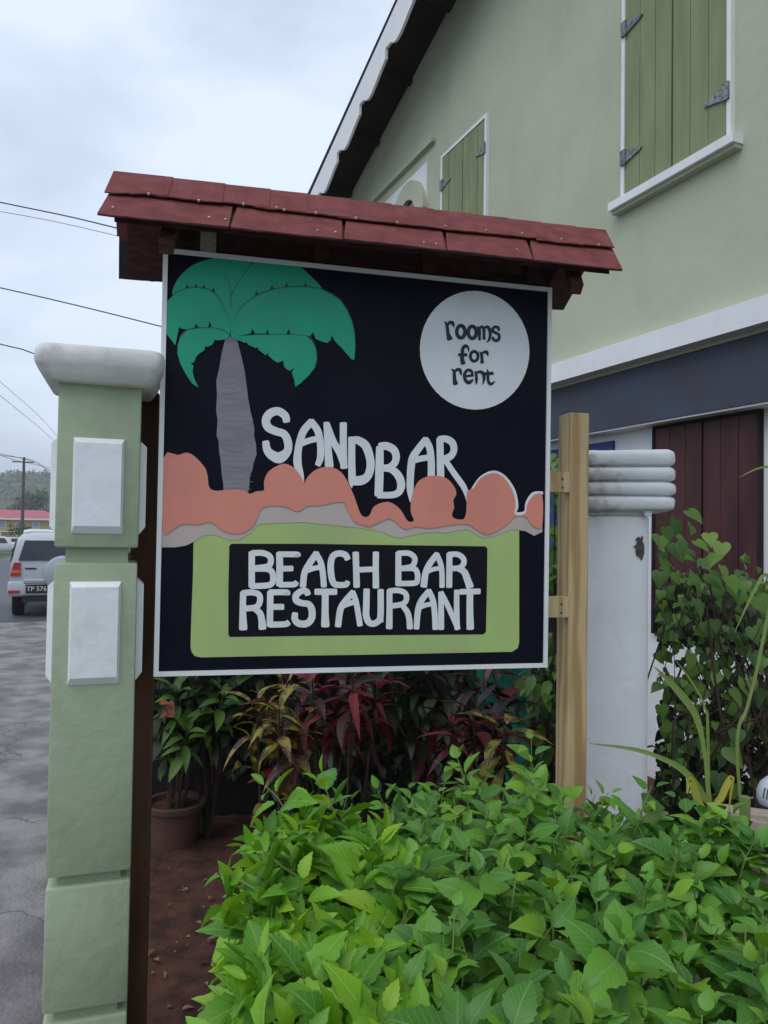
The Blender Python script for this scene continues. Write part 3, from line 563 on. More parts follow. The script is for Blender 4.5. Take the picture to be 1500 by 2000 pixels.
word([
 [[(27, 120, 72), (33, 300, 72), (38, 488, 74)], ([(50, 305), (240, 298)], 62), [(255, 118, 70), (253, 300, 70), (255, 495, 74)]],
 [[(508, 118, 66), (508, 300, 68), (508, 470, 70)], ([(510, 120), (620, 118), (685, 160), (690, 220), (650, 270), (540, 290)], 62), ([(540, 290), (680, 292), (720, 340), (722, 420), (690, 455), (510, 460)], 62)],
 [[(940, 132, 66), (860, 240, 70), (815, 340, 72), (795, 485, 76)], ([(940, 132), (985, 240), (1000, 360), (1000, 492)], 60), ([(830, 330), (900, 300), (985, 285)], 50)],
 [[(1083, 130, 68), (1082, 300, 68), (1080, 490, 70)], ([(1085, 132), (1180, 132), (1240, 180), (1242, 240), (1195, 282), (1100, 292)], 62), [(1180, 290, 62), (1250, 330, 76), (1288, 420, 80), (1313, 490, 88)]],
 [ca([(1435, 582, 70), (1350, 680, 74), (1290, 780, 76), (1262, 970, 74)]), [(-5, 560, 62), (30, 660, 64), (55, 800, 64), (75, 925, 64)], ca([(1310, 745, 62), (1400, 710, 62), (1480, 690, 60)])],
 [[(150, 535, 72), (147, 700, 74), (145, 820, 74), (175, 895, 74), (230, 912, 70), (290, 875, 70), (308, 800, 72), (308, 540, 70)], [(310, 850, 60), (322, 888, 40)]],
 [[(408, 545, 66), (408, 740, 68), (405, 955, 74)], ([(405, 545), (500, 537), (580, 565), (600, 630), (560, 688), (440, 712)], 62), [(560, 715, 60), (608, 780, 66), (630, 860, 66), (637, 958, 68)]],
 [[(850, 545, 62), (770, 650, 70), (730, 760, 70), (712, 960, 64)], ([(850, 545), (898, 650), (918, 800), (925, 965)], 66), ([(745, 730), (820, 702), (890, 690)], 54)],
 [[(985, 565, 56), (990, 750, 64), (990, 965, 66)], ([(990, 565), (1060, 700), (1140, 880), (1178, 965)], 60), [(1165, 545, 60), (1165, 750, 62), (1170, 965, 64)]],
 [([(1212, 553), (1418, 548)], 64), [(1315, 570, 74), (1313, 750, 76), (1318, 960, 84)]],
], D_)
def oval(cx, cy, rx, ry, w_): return [(cx + rx * math.cos(a), cy + ry * math.sin(a), w_) for a in [2 * math.pi * i / 12 - 1.2 for i in range(13)]]
for it in [
 [[(188, 182, 14), (228, 245, 50), (243, 350, 52), (255, 430, 60), (285, 515, 92)], [(235, 245, 40), (290, 198, 55), (340, 212, 60), (366, 285, 18)]],
 [oval(502, 378, 80, 120, 58)], [oval(725, 390, 80, 118, 58)],
 [[(835, 285, 30), (862, 330, 46), (866, 420, 46), (866, 535, 44)], [(862, 312, 30), (912, 282, 46), (950, 330, 48), (953, 420, 46), (955, 520, 46)], [(950, 312, 30), (1020, 282, 48), (1063, 345, 52), (1075, 450, 46), (1050, 540, 36), (998, 590, 8)]],
 [[(1245, 352, 36), (1230, 300, 46), (1175, 283, 46), (1125, 320, 46), (1130, 372, 46), (1190, 402, 46), (1245, 442, 48), (1245, 520, 50), (1195, 553, 48), (1140, 530, 44), (1128, 492, 40)]],
 [[(650, 772, 10), (648, 700, 36), (595, 655, 54), (540, 710, 58), (530, 820, 58), (525, 900, 64), (545, 995, 76)], [(462, 830, 46), (610, 830, 54)]],
 [oval(762, 857, 74, 96, 48)],
 [[(865, 765, 12), (905, 830, 46), (914, 900, 48), (916, 980, 60)], [(900, 812, 30), (955, 778, 44), (1008, 778, 52), (1028, 842, 22)]],
 [[(318, 1106, 12), (368, 1155, 46), (375, 1250, 54), (382, 1330, 64), (395, 1392, 80)], [(370, 1162, 34), (440, 1114, 48), (488, 1135, 52), (508, 1222, 20)]],
 [[(590, 1250, 38), (690, 1237, 38), (738, 1235, 36)], [(732, 1235, 40), (710, 1155, 46), (640, 1126, 46), (575, 1200, 50), (585, 1310, 52), (650, 1372, 60), (715, 1335, 42), (735, 1300, 12)]],
 [[(785, 1152, 24), (804, 1250, 46), (805, 1330, 44), (803, 1405, 14)], [(800, 1192, 32), (870, 1160, 46), (938, 1200, 54), (955, 1300, 44), (925, 1412, 8)]],
 [[(1022, 1115, 12), (1030, 1200, 46), (1032, 1310, 46), (1060, 1388, 48), (1110, 1394, 40), (1168, 1345, 8)], [(962, 1200, 44), (1122, 1190, 54)]],
]: letter([[(p[0], p[1], p[2] * 1.18 + 3) for p in st_] for st_ in it], E_, O[2], 'ink', wdef=48)

# sign roof: gable of shingles
FY, RY, BY = -.2, .015, .25
def gp(px, py, y): x, z = loc(px, py, GB, y); return Vector((x, y, z))
fl_, fr_ = gp(190, 418, FY), gp(1216, 528, FY); rl_, rr_ = gp(222, 345, RY), gp(1182, 460, RY); bl_, br_ = gp(232, 545, BY), gp(1100, 605, BY)
zoff = Vector((0, 0, -.012))
def lerp(a, b, t): return a + (b - a) * t
# deck boards (dark red wood) under the shingles
rw = [(fl_, fr_, 'front'), (bl_, br_, 'rear')]
ridge_i = (lerp(rl_, rr_, .02), lerp(rl_, rr_, .985))
for el, er, nm in rw:
    a, c = lerp(lerp(el, er, .025), ridge_i[0], .14), lerp(lerp(el, er, .975), ridge_i[1], .14)
    dd = Vector((0, 0, -.02))
    MB(GB).hexa([a + zoff + dd, c + zoff + dd, ridge_i[1] + zoff + dd, ridge_i[0] + zoff + dd], [a + zoff, c + zoff, ridge_i[1] + zoff, ridge_i[0] + zoff]).build('roof_deck', 'dark_red_wood', sign)
def shingle(q, th, m='shingle'):                    # q: eave pair then ridge pair; ragged lower edge, thin slab
    nrm = (q[1] - q[0]).cross(q[3] - q[0]).normalized()
    if nrm.z < 0: nrm = -nrm
    n = 9; dn_ = (q[0] - q[3]).normalized(); lo = [lerp(q[0], q[1], i / n) + dn_ * random.uniform(-.003, .003) * (1 if 0 < i < n else .5) + nrm * random.uniform(0, .0015) for i in range(n + 1)]
    MB(GB).prism(lo + [q[2], q[3]], nrm * th).build('shingle', m, sign)
for el, er, fr in ((fl_, fr_, [0, .222, .427, .627, .805, 1]), (bl_, br_, [0, .2, .41, .6, .8, 1])):
    off = Vector((0, 0, .0))
    for i in range(5):
        t0, t1 = fr[i] + (.002 if i else 0), fr[i + 1] - .001
        e0, e1 = lerp(el, er, t0), lerp(el, er, t1); r0_, r1_ = lerp(rl_, rr_, min(1, t0 + .01)), lerp(rl_, rr_, t1)
        j = Vector((0, 0, random.uniform(-.003, .002)))
        shingle([e0 + j, e1 + j * .3, lerp(e1, r1_, .62), lerp(e0, r0_, .62)], .004)
        # frayed under-layer
        shingle([lerp(e0, r0_, .02) - Vector((0, 0, .006)), lerp(e1, r1_, .02) - Vector((0, 0, .006)), lerp(e1, r1_, .4) - Vector((0, 0, .006)), lerp(e0, r0_, .4) - Vector((0, 0, .006))], .004, 'shingle_edge')
# ridge caps, stepped along the ridge
caps = [222, 300, 392, 474, 543, 622, 704, 788, 866, 945, 1014, 1090, 1182]
for i in range(len(caps) - 1):
    t0 = (caps[i] - 222) / 960; t1 = (caps[i + 1] - 222) / 960 + .025; t1 = min(t1, 1.0)
    lift = .010 + .0045 * (1 - 0) ; ta = lift + .002; tb = lift - .001
    up0, up1 = Vector((0, 0, ta)), Vector((0, 0, tb))
    for el, er in ((fl_, fr_), (bl_, br_)):
        e0, e1 = lerp(el, er, t0), lerp(el, er, t1); q0, q1 = lerp(rl_, rr_, t0), lerp(rl_, rr_, t1)
        j = random.uniform(-.02, .02)
        a0, a1 = lerp(e0, q0, .46 + j), lerp(e1, q1, .46 + j + random.uniform(-.02, .02))
        if i in (0,): a0 = lerp(e0, q0, .40)
        shingle([a0 + up1, a1 + up0, q1 + up0, q0 + up1], .0035)
# nail heads
nails = [(220, 405), (290, 378), (388, 391), (408, 424), (440, 428), (475, 398), (540, 405), (555, 409), (617, 415), (620, 450), (655, 453), (695, 425), (776, 434), (828, 473), (852, 476), (870, 441), (950, 449), (1010, 487), (1020, 455), (1097, 466), (1170, 477)]
for px, py in nails:
    d_ = ray(px, py)
    # intersect with the lifted front slope
    Pa, Pb, Pc = [GB @ q for q in (fl_, fr_, rl_)]; nv = (Pb - Pa).cross(Pc - Pa).normalized()
    if nv.z < 0: nv = -nv
    upr = py < 383 + (px - 190) * .1085; t_ = ((Pa + nv * (.0185 if upr else .0065)) - CAM).dot(nv) / d_.dot(nv); Q = CAM + d_ * t_
    ax = nv.orthogonal().normalized(); ay = nv.cross(ax); nb_ = MB()
    nb_.loft([[Q + (ax * math.cos(k * math.pi / 3) + ay * math.sin(k * math.pi / 3)) * .0034 + nv * h for k in range(6)] for h in (-.004, .0015)])
    nb_.build('nail', 'nail', sign)
# rafters / blocking between sign top and roof
for t in (.085, .36, .64, .93):
    x = TL[0] + (TR[0] - TL[0]) * t; zt_ = lerp(rl_, rr_, t).z
    mname = 'pine' if t < .1 else 'dark_red_wood'
    MB(GB).box(x, x + .045, .0 if t < .1 else -.01, .045, TL[1] + .002, zt_ - .06).build('strut', mname if t > .1 else 'bleached', sign)
for y0, y1, ee in ((.03, .07, None),):
    MB(GB).box(TL[0] + .01, TR[0] - .01, .022, .06, TL[1] - .05, TL[1] + .035).build('top_rail', 'dark_red_wood', sign)
for t in (.10, .90):
    a = lerp(fl_, fr_, t); r_ = lerp(rl_, rr_, t); c = lerp(bl_, br_, t); s_ = Vector((.038, 0, 0)); d1 = Vector((0, 0, -.045)); d2 = Vector((0, 0, -.10))
    MB(GB).hexa([a + d2 + Vector((0, .05, .03)), a + d2 + s_ + Vector((0, .05, .03)), r_ + d2 + s_, r_ + d2], [a + d1 + Vector((0, .03, .0)), a + d1 + s_ + Vector((0, .03, 0)), r_ + d1 + s_, r_ + d1]).build('rafter', 'dark_red_wood', sign)
    MB(GB).hexa([c + d2 + Vector((0, -.05, .03)), c + d2 + s_ + Vector((0, -.05, .03)), r_ + d2 + s_ + Vector((0, .002, 0)), r_ + d2 + Vector((0, .002, 0))], [c + d1, c + d1 + s_, r_ + d1 + s_ + Vector((0, .002, 0)), r_ + d1 + Vector((0, .002, 0))]).build('rafter', 'dark_red_wood', sign)
# posts and rails
pxr = loc(297, 1400, GB, .16)[0]; zt_ = loc(295, 766, GB, .16)[1]
o = MB(GB).rbox(pxr - .075, pxr, .16, .25, -.05, zt_, .004, 1).build('wooden_post', 'post_brown'); tag(o, 'dark brown stained wooden post between the green pillar and the sign', 'post')
x0 = loc(1113, 1000, GB, .035)[0]; x1 = loc(1150, 1000, GB, .035)[0]; zt_ = loc(1130, 806, GB, .035)[1]
po = empty('wooden_post', GB @ Vector(((x0 + x1) / 2, .08, 0)), 'bare yellow pine post carrying the sign beside the white column', 'post')
pm = MB(GB).rbox(x0, x1, .035, .125, -.05, zt_, .003, 1).build('timber', 'pine', po)
for (ya, yb) in ((921, 961), (1166, 1206)):
    za = loc(1095, yb, GB, .035)[1]; zb2 = loc(1095, ya, GB, .035)[1]
    rl2 = MB(GB).box(TL[0] + .08, x0 - .001, .036, .074, za, zb2).build('rail', 'pine', po)
    for dz in (.012, .04): MB(GB).box(x0 - .03, x0 - .024, .0345, .037, za + dz, za + dz + .006).build('nail', 'plastic_dark', rl2)

# ------------------------------------------------------------------ green pillar
u_ = ray(190, 1100); u_ = u_ * (2.08 / u_.y)
PB = basis((u_.x, u_.y, 0), 72)
xl = loc(97, 1400, PB, 0)[0]; xr = loc(262, 1400, PB, 0)[0]; pw = xr - xl; xc = (xl + xr) / 2
def pz(py): return loc(185, py, PB, 0)[1]
pil = empty('gate_pillar', PB @ Vector((xc, pw / 2, 0)), 'pale green gate pillar with raised white panels and rounded white cap', 'pillar')
def sq(z, ins): h = pw / 2 - ins; return [(xc - h, pw / 2 - h, z), (xc + h, pw / 2 - h, z), (xc + h, pw / 2 + h, z), (xc - h, pw / 2 + h, z)]
def block(z0, z1, jit=.0025):
    b_ = MB(PB); b_.rbox(xc - pw / 2, xc + pw / 2, 0, pw, z0, z1, .007, 2, jit); return b_.build('block', 'pillar_green', pil, smooth='auto')
def neck(z0, z1):
    MB(PB).loft([sq(z0 - .004, .012), sq(z0 + .002, .026), sq(z1 - .002, .026), sq(z1 + .004, .012)]).build('groove', 'pillar_green', pil, smooth=False)
zz = [pz(743), pz(1070), pz(1100), pz(1708), pz(1728), pz(1968), pz(1990)]
block(zz[1], zz[0]); neck(zz[2], zz[1]); block(zz[3], zz[2]); neck(zz[4], zz[3]); block(zz[5], zz[4]); neck(zz[6], zz[5]); block(-.05, zz[6])
# panels on the three visible faces
def panel(face, z0, z1, hw):
    def tr(u, v, d):   # u across, v height, d proud
        h = pw / 2
        if face == 'f': return (xc + u, -d, v)
        if face == 'l': return (xc - h - d, h - u, v)
        if face == 'r': return (xc + h + d, h + u, v)
        return (xc - u, pw + d, v)
    e = .014; d = .018; rings = []
    def ringp(hw_, za, zb, d_): return [tr(-hw_, za, d_), tr(hw_, za, d_), tr(hw_, zb, d_), tr(-hw_, zb, d_)]
    b_ = MB(PB); b_.loft([ringp(hw, z0, z1, -.004), ringp(hw, z0, z1, .003), ringp(hw - e * .45, z0 + .02, z1 - e, d), ])
    b_.build('panel', 'white_paint', pil)
hw = (loc(239, 1000, PB, 0)[0] - loc(139, 1000, PB, 0)[0]) / 2
for f_ in 'flrb':
    panel(f_, pz(1042), pz(856), hw); panel(f_, pz(1336), pz(1136), hw)
# cap
cz0, cz1 = pz(752), pz(682)
b_ = MB(PB); h = pw / 2 + .058; cy = pw / 2
rings = []
def rr_ring(h_, z, r=.03, n=5):
    pts = []
    for cxs, cys, a0 in ((1, -1, -90), (1, 1, 0), (-1, 1, 90), (-1, -1, 180)):
        for k_ in range(n + 1):
            a = math.radians(a0 + 90 * k_ / n); pts.append((xc + cxs * (h_ - r) + r * math.cos(a), cy + cys * (h_ - r) + r * math.sin(a), z))
    return pts
hh = cz1 - cz0
for hr, zf in ((.80, 0), (.84, .04), (.91, .22), (.975, .42), (1.0, .52), (1.005, .76), (.985, .90), (.95, .975), (.90, 1.0), (.5, 1.03), (.1, 1.04)):
    rings.append([(p[0] + .003 * noise.noise(Vector(p) * 14), p[1], p[2] + .004 * noise.noise(Vector(p) * 9)) for p in rr_ring(h * hr, cz0 + hh * zf, min(.03, h * hr * .4))])
b_.loft(rings); b_.build('cap', 'cap_white', pil, smooth='auto')

# ------------------------------------------------------------------ white column with ribbed capital
u_ = ray(1211, 1250); u_ = u_ * (2.9 / u_.y)
CB = basis((u_.x, u_.y, 0), 97)
ax0 = loc(1145, 1250, CB, 0)[0]; ax1 = loc(1275, 1250, CB, 0)[0]; cw = ax1 - ax0; acx_ = (ax0 + ax1) / 2
colm = empty('gate_column', CB @ Vector((acx_, cw / 2, 0)), 'square white concrete column with a ribbed capital and a dark chip', 'column')
ct = loc(1211, 1008, CB, 0)[1]
def shaft_ring(z, ins, r=.088, n=8):
    pts = []; x0_, x1_, y0_, y1_ = ax0 + ins, ax1 - ins, ins, cw - ins
    for cxs, cys, a0 in ((x1_ - r, y0_ + r, -90), (x1_ - r, y1_ - r, 0), (x0_ + r, y1_ - r, 90), (x0_ + r, y0_ + r, 180)):
        for k_ in range(n + 1):
            a = math.radians(a0 + 90 * k_ / n); q = Vector((cxs + r * math.cos(a), cys + r * math.sin(a), z)); pts.append(q + Vector((.002 * noise.noise(q * 6), .002 * noise.noise(q * 7 + Vector((5, 0, 0))), 0)))
    return pts
MB(CB).loft([shaft_ring(-.05 + (ct - .005 + .05) * i / 14, 0) for i in range(15)] + [shaft_ring(ct, .004)]).build('shaft', 'white_paint', colm, smooth='auto')
n0 = loc(1211, 996, CB, 0)[1]
def stainmat(name, corner, rad):
    m = mat(name, (.70, .73, .75), .6, .10, 10, bump=.25, bscale=30); t = m.node_tree; N = t.nodes; L_ = t.links; b = N['Principled BSDF']
    g_ = N.new('ShaderNodeNewGeometry'); d_ = N.new('ShaderNodeVectorMath'); d_.operation = 'DISTANCE'; L_.new(g_.outputs['Position'], d_.inputs[0]); d_.inputs[1].default_value = corner
    n_ = N.new('ShaderNodeTexNoise'); n_.inputs['Scale'].default_value = 28; n_.inputs['Detail'].default_value = 6; L_.new(g_.outputs['Position'], n_.inputs[0])
    a_ = N.new('ShaderNodeMath'); a_.operation = 'MULTIPLY_ADD'; a_.inputs[1].default_value = .16; L_.new(n_.outputs[0], a_.inputs[0]); L_.new(d_.outputs['Value'], a_.inputs[2])
    r_ = N.new('ShaderNodeMapRange'); r_.inputs[1].default_value = rad + .05; r_.inputs[2].default_value = rad + .10; r_.inputs[3].default_value = .55; r_.inputs[4].default_value = 0; L_.new(a_.outputs[0], r_.inputs[0])
    x_ = N.new('ShaderNodeMixRGB'); L_.new(r_.outputs[0], x_.inputs[0]); src = b.inputs['Base Color'].links[0].from_socket; L_.new(src, x_.inputs[1])
    r2 = N.new('ShaderNodeValToRGB'); L_.new(n_.outputs[0], r2.inputs[0]); r2.color_ramp.elements[0].position = .4; r2.color_ramp.elements[1].position = .6; r2.color_ramp.elements[0].color = (.20, .17, .14, 1); r2.color_ramp.elements[1].color = (.50, .43, .33, 1)
    L_.new(r2.outputs[0], x_.inputs[2]); L_.new(x_.outputs[0], b.inputs['Base Color']); return m
kz = loc(1138, 945, CB, -.03); M['capital'] = stainmat('capital_paint', CB @ Vector((kz[0] + .01, .02, kz[1] - .02)), .13)
MB(CB).rbox(ax0 + .008, ax1 - .004, .006, cw - .006, ct - .002, n0 + .02, .02, 2, .003).build('neck', 'stain', colm, smooth='auto')
ys = [998, 968, 939, 910, 878]
kx0 = loc(1138, 930, CB, -.03)[0]; kx1 = loc(1324, 930, CB, -.03)[0]
for i in range(4):
    za, zb2 = loc(1230, ys[i], CB, -.03)[1], loc(1230, ys[i + 1], CB, -.03)[1]
    b_ = MB(CB); hgt = zb2 - za; rg = []
    for t, ins in ((0, .019), (.05, .013), (.13, .004), (.28, 0), (.68, 0), (.84, .004), (.94, .012), (1, .019)):
        x0_, x1_, y0_, y1_ = kx0 + ins, kx1 - ins, -.035 + ins, cw + .05 - ins; z_ = za + hgt * t; pts = []; r_ = .045
        for cxs, cys, a0 in ((x1_ - r_, y0_ + r_, -90), (x1_ - r_, y1_ - r_, 0), (x0_ + r_, y1_ - r_, 90), (x0_ + r_, y0_ + r_, 180)):
            for k_ in range(6):
                a = math.radians(a0 + 18 * k_); q = Vector((cxs + r_ * math.cos(a), cys + r_ * math.sin(a), z_))
                q += Vector((.006 * noise.noise(q * 12), .005 * noise.noise(q * 15), .008 * noise.noise(q * 9 + Vector((3, 0, 0))))); pts.append(q)
        rg.append(pts)
    b_.loft(rg).build('capital_rib', 'capital', colm, smooth='auto')
# stain on the left corner of the capital, chip on the shaft, flake of plaster
b_ = MB(CB)
chip = [(1247, 1048), (1252, 1052), (1254, 1046), (1258, 1050), (1256, 1056), (1260, 1066), (1260, 1080), (1257, 1090), (1253, 1095), (1250, 1088), (1243, 1086), (1241, 1077), (1242, 1070), (1236, 1068), (1242, 1064), (1244, 1058), (1241, 1053)]
def shaft_y(x):                                  # depth of the rounded shaft face at x
    e = max(0, .088 - min(ax1 - x, x - ax0)); return .088 - math.sqrt(max(0, .088 ** 2 - e * e))
b_.prism([(loc(x, y, CB, .006)[0], shaft_y(loc(x, y, CB, .006)[0]) - .0045, loc(x, y, CB, .006)[1]) for x, y in chip], (0, .012, 0)); b_.build('chip', 'chip', colm)
fx, fz = loc(1266, 1003, CB, -.01); MB(CB).rbox(fx - .013, fx + .013, -.012, .03, fz - .009, fz + .012, .003, 1, .003).build('plaster_flake', 'white_paint', colm)
# ------------------------------------------------------------------ leaves
def leafgeo(W, serr=0., fold=.25, droop=.25, n=8, shape='ovate', twist=0.):
    vs, fs, uv = [], [], []
    if shape == 'heart':
        for my, ex, ey in ((0, .16, -.13), (.03, .33, -.11), (.09, .45, -.02), (.20, .50, .12), (.34, .47, .30), (.50, .38, .48), (.68, .25, .67), (.86, .10, .86), (1.0, .004, 1.0)):
            z = -droop * my * my; e_ = ex * W; cx_ = twist * math.sin(my * 3)
            vs += [(cx_ - e_, ey, z + e_ * fold * 2 - .25 * e_ * e_), (cx_, my, z), (cx_ + e_, ey, z + e_ * fold * 2 - .25 * e_ * e_)]; uv += [(.5 - ex, my), (.5, my), (.5 + ex, my)]
        for i in range(8):
            a = i * 3; fs += [(a, a + 1, a + 4, a + 3), (a + 1, a + 2, a + 5, a + 4)]
        return vs, fs, uv
    for i in range(n + 1):
        t = i / n
        if shape == 'ovate': w_ = W * .5 * (math.sin(math.pi * min(1, t ** .72)) ** .85) * (1.0 if t < .6 else 1.0)
        elif shape == 'lance': w_ = W * .5 * math.sin(math.pi * t ** .8) ** .9
        elif shape == 'heart': w_ = W * .5 * (1.0 if t <= 0 else min(1, (.55 + 2.2 * t)) * (1 - max(0, t - .12) / .88) ** .62)
        else: w_ = W * .5 * min(1, t * 8 + .25) * (1 - t ** 3)            # blade
        if i in (0,) and shape != 'heart': w_ = W * .02
        if i == n: w_ = 0.002
        if serr and 0 < i < n: w_ *= 1 + (serr if i % 2 else -serr * .4)
        z = -droop * t * t; y = t - .12 * droop * t * t
        yo = -.14 if (shape == 'heart' and i == 0) else 0
        cx_ = twist * math.sin(t * 3)
        vs += [(cx_ - w_, y + yo, z + w_ * fold * 2), (cx_, y, z), (cx_ + w_, y + yo, z + w_ * fold * 2)]
        uv += [(.5 - w_ / W, t), (.5, t), (.5 + w_ / W, t)]
    for i in range(n):
        a = i * 3; fs += [(a, a + 1, a + 4, a + 3), (a + 1, a + 2, a + 5, a + 4)]
    return vs, fs, uv
class Leaves:
    def __init__(s, m, kinds): s.m = m; s.kinds = kinds; s.items = []; s.meshes = {}
    def put(s, pos, d, nrm, size, kind=None):
        d = Vector(d).normalized(); nrm = Vector(nrm); nrm = nrm - d * nrm.dot(d)
        nrm = nrm.normalized() if nrm.length > 1e-4 else d.orthogonal().normalized()
        x = d.cross(nrm); 
        Mx = Matrix(((x.x, d.x, nrm.x, 0), (x.y, d.y, nrm.y, 0), (x.z, d.z, nrm.z, 0), (0, 0, 0, 1)))
        s.items.append((Vector(pos), Mx, size, random.randrange(len(s.kinds)) if kind is None else kind))
    def finish(s, thing, top=300, name='leaf'):
        cand = []; grid = {}
        for idx, (p, Mx, sz, k) in enumerate(s.items):
            c = p + (Mx @ Vector((0, .5, 0))) * sz; v = c - CAM; dep = v.dot(cF)
            if dep < .2: continue
            px = 750 + FPX * v.dot(cR) / dep; py = 1000 - FPX * v.dot(cU) / dep
            if not (-40 < px < 1540 and -40 < py < 2040): continue
            nr = abs((Mx @ Vector((0, 0, 1))).dot(v.normalized())); cand.append((dep, idx, px, py, FPX * sz / dep * (.35 + nr)))
        cand.sort(); vis = []
        for dep, idx, px, py, a in cand:
            key = (int(px // 14), int(py // 14)); n = grid.get(key, 0)
            vis.append((a * (1, .75, .45, .25)[min(int(n), 3)], idx))
            r = max(1, int(a * .3 // 14))
            for i in range(-r, r + 1):
                for j in range(-r, r + 1): kk = (key[0] + i, key[1] + j); grid[kk] = grid.get(kk, 0) + (1 if abs(i) + abs(j) < 2 else .4)
        vis.sort(reverse=True); chosen = {i for _, i in vis[:top]}
        base = wl(thing); rest = MB(); rest.uv = []
        for idx, (p, Mx, sz, k) in enumerate(s.items):
            if idx in chosen:
                if k not in s.meshes:
                    vs, fs, uv = s.kinds[k]; me = bpy.data.meshes.new(name); me.from_pydata(vs, [], fs); me.materials.append(M[s.m])
                    ul = me.uv_layers.new(name='UVMap')
                    for lp in me.loops: ul.data[lp.index].uv = uv[lp.vertex_index]
                    for q in me.polygons: q.use_smooth = True
                    s.meshes[k] = me
                o = bpy.data.objects.new(name, s.meshes[k]); col.objects.link(o); o.parent = thing
                m4 = Mx.copy(); m4 = Matrix.Translation(p - base) @ m4 @ Matrix.Scale(sz, 4); o.matrix_local = m4
            else:
                vs, fs, uv = s.kinds[k]; rest.add([p + (Mx @ Vector(q)) * sz for q in vs], fs); rest.uv += uv
        if rest.v: rest.build('foliage', s.m, thing, smooth=True, kind='stuff')
def rv(a=1): return Vector((random.uniform(-a, a), random.uniform(-a, a), random.uniform(-a, a)))
def shoot(lv, st, base, axis, length, nodes, size, incl=(30, 85), droop=.0, tipsize=.45):
    axis = Vector(axis).normalized(); a0 = axis.orthogonal().normalized(); b0 = axis.cross(a0); ph = random.uniform(0, 6.28)
    pts = [base + axis * length * t + rv(.004) for t in (0, .35, .7, 1)]
    st.tube(pts, [.0026, .0022, .0018, .001], 4)
    for k in range(nodes):
        t = 1 - k / max(1, nodes - 1) * .85; ang = ph + k * 2.4
        inc = math.radians(incl[0] + (incl[1] - incl[0]) * min(1, k / max(1, nodes - 2)) + random.uniform(-14, 14))
        rad = a0 * math.cos(ang) + b0 * math.sin(ang)
        d = axis * math.cos(inc) + rad * math.sin(inc) + Vector((0, 0, -droop * random.random()))
        nrm = axis * math.sin(inc) - rad * math.cos(inc) + rv(.25)
        sz = size * random.uniform(.85, 1.15) * (tipsize + (1 - tipsize) * min(1, k / 3.0)) * random.uniform(.8, 1.15)
        lv.put(base + axis * length * t + rad * .012, d, nrm, sz)

dead = leafmat('dead_leaf', [(0, (.16, .09, .045)), (.6, (.22, .14, .07)), (1, (.10, .055, .03))], vein=(.28, .2, .12), trans=.1)
M['dead_leaf'] = dead
dm = None
for k in range(22):
    px = random.uniform(294, 440); py = random.uniform(1690, 1995); g = ground(px, py, .03)
    if dm is None:
        vs_, fs_, uv_ = leafgeo(.5, .03, .3, .35, 8, 'ovate', .05); dm = bpy.data.meshes.new('fallen_leaf'); dm.from_pydata(vs_, [], fs_); dm.materials.append(dead); ul = dm.uv_layers.new(name='UVMap')
        for lp in dm.loops: ul.data[lp.index].uv = uv_[lp.vertex_index]
    o = bpy.data.objects.new('fallen_leaf', dm); col.objects.link(o); sz = random.uniform(.02, .05)
    o.matrix_world = Matrix.Translation(g + Vector((0, 0, .012))) @ Matrix.Rotation(random.uniform(0, 6.28), 4, 'Z') @ Matrix.Rotation(random.uniform(-.3, .3), 4, 'X') @ Matrix.Scale(sz, 4)
    tag(o, 'dry brown leaf fallen on the bare red soil', 'leaf', 'fallen leaves on the soil')
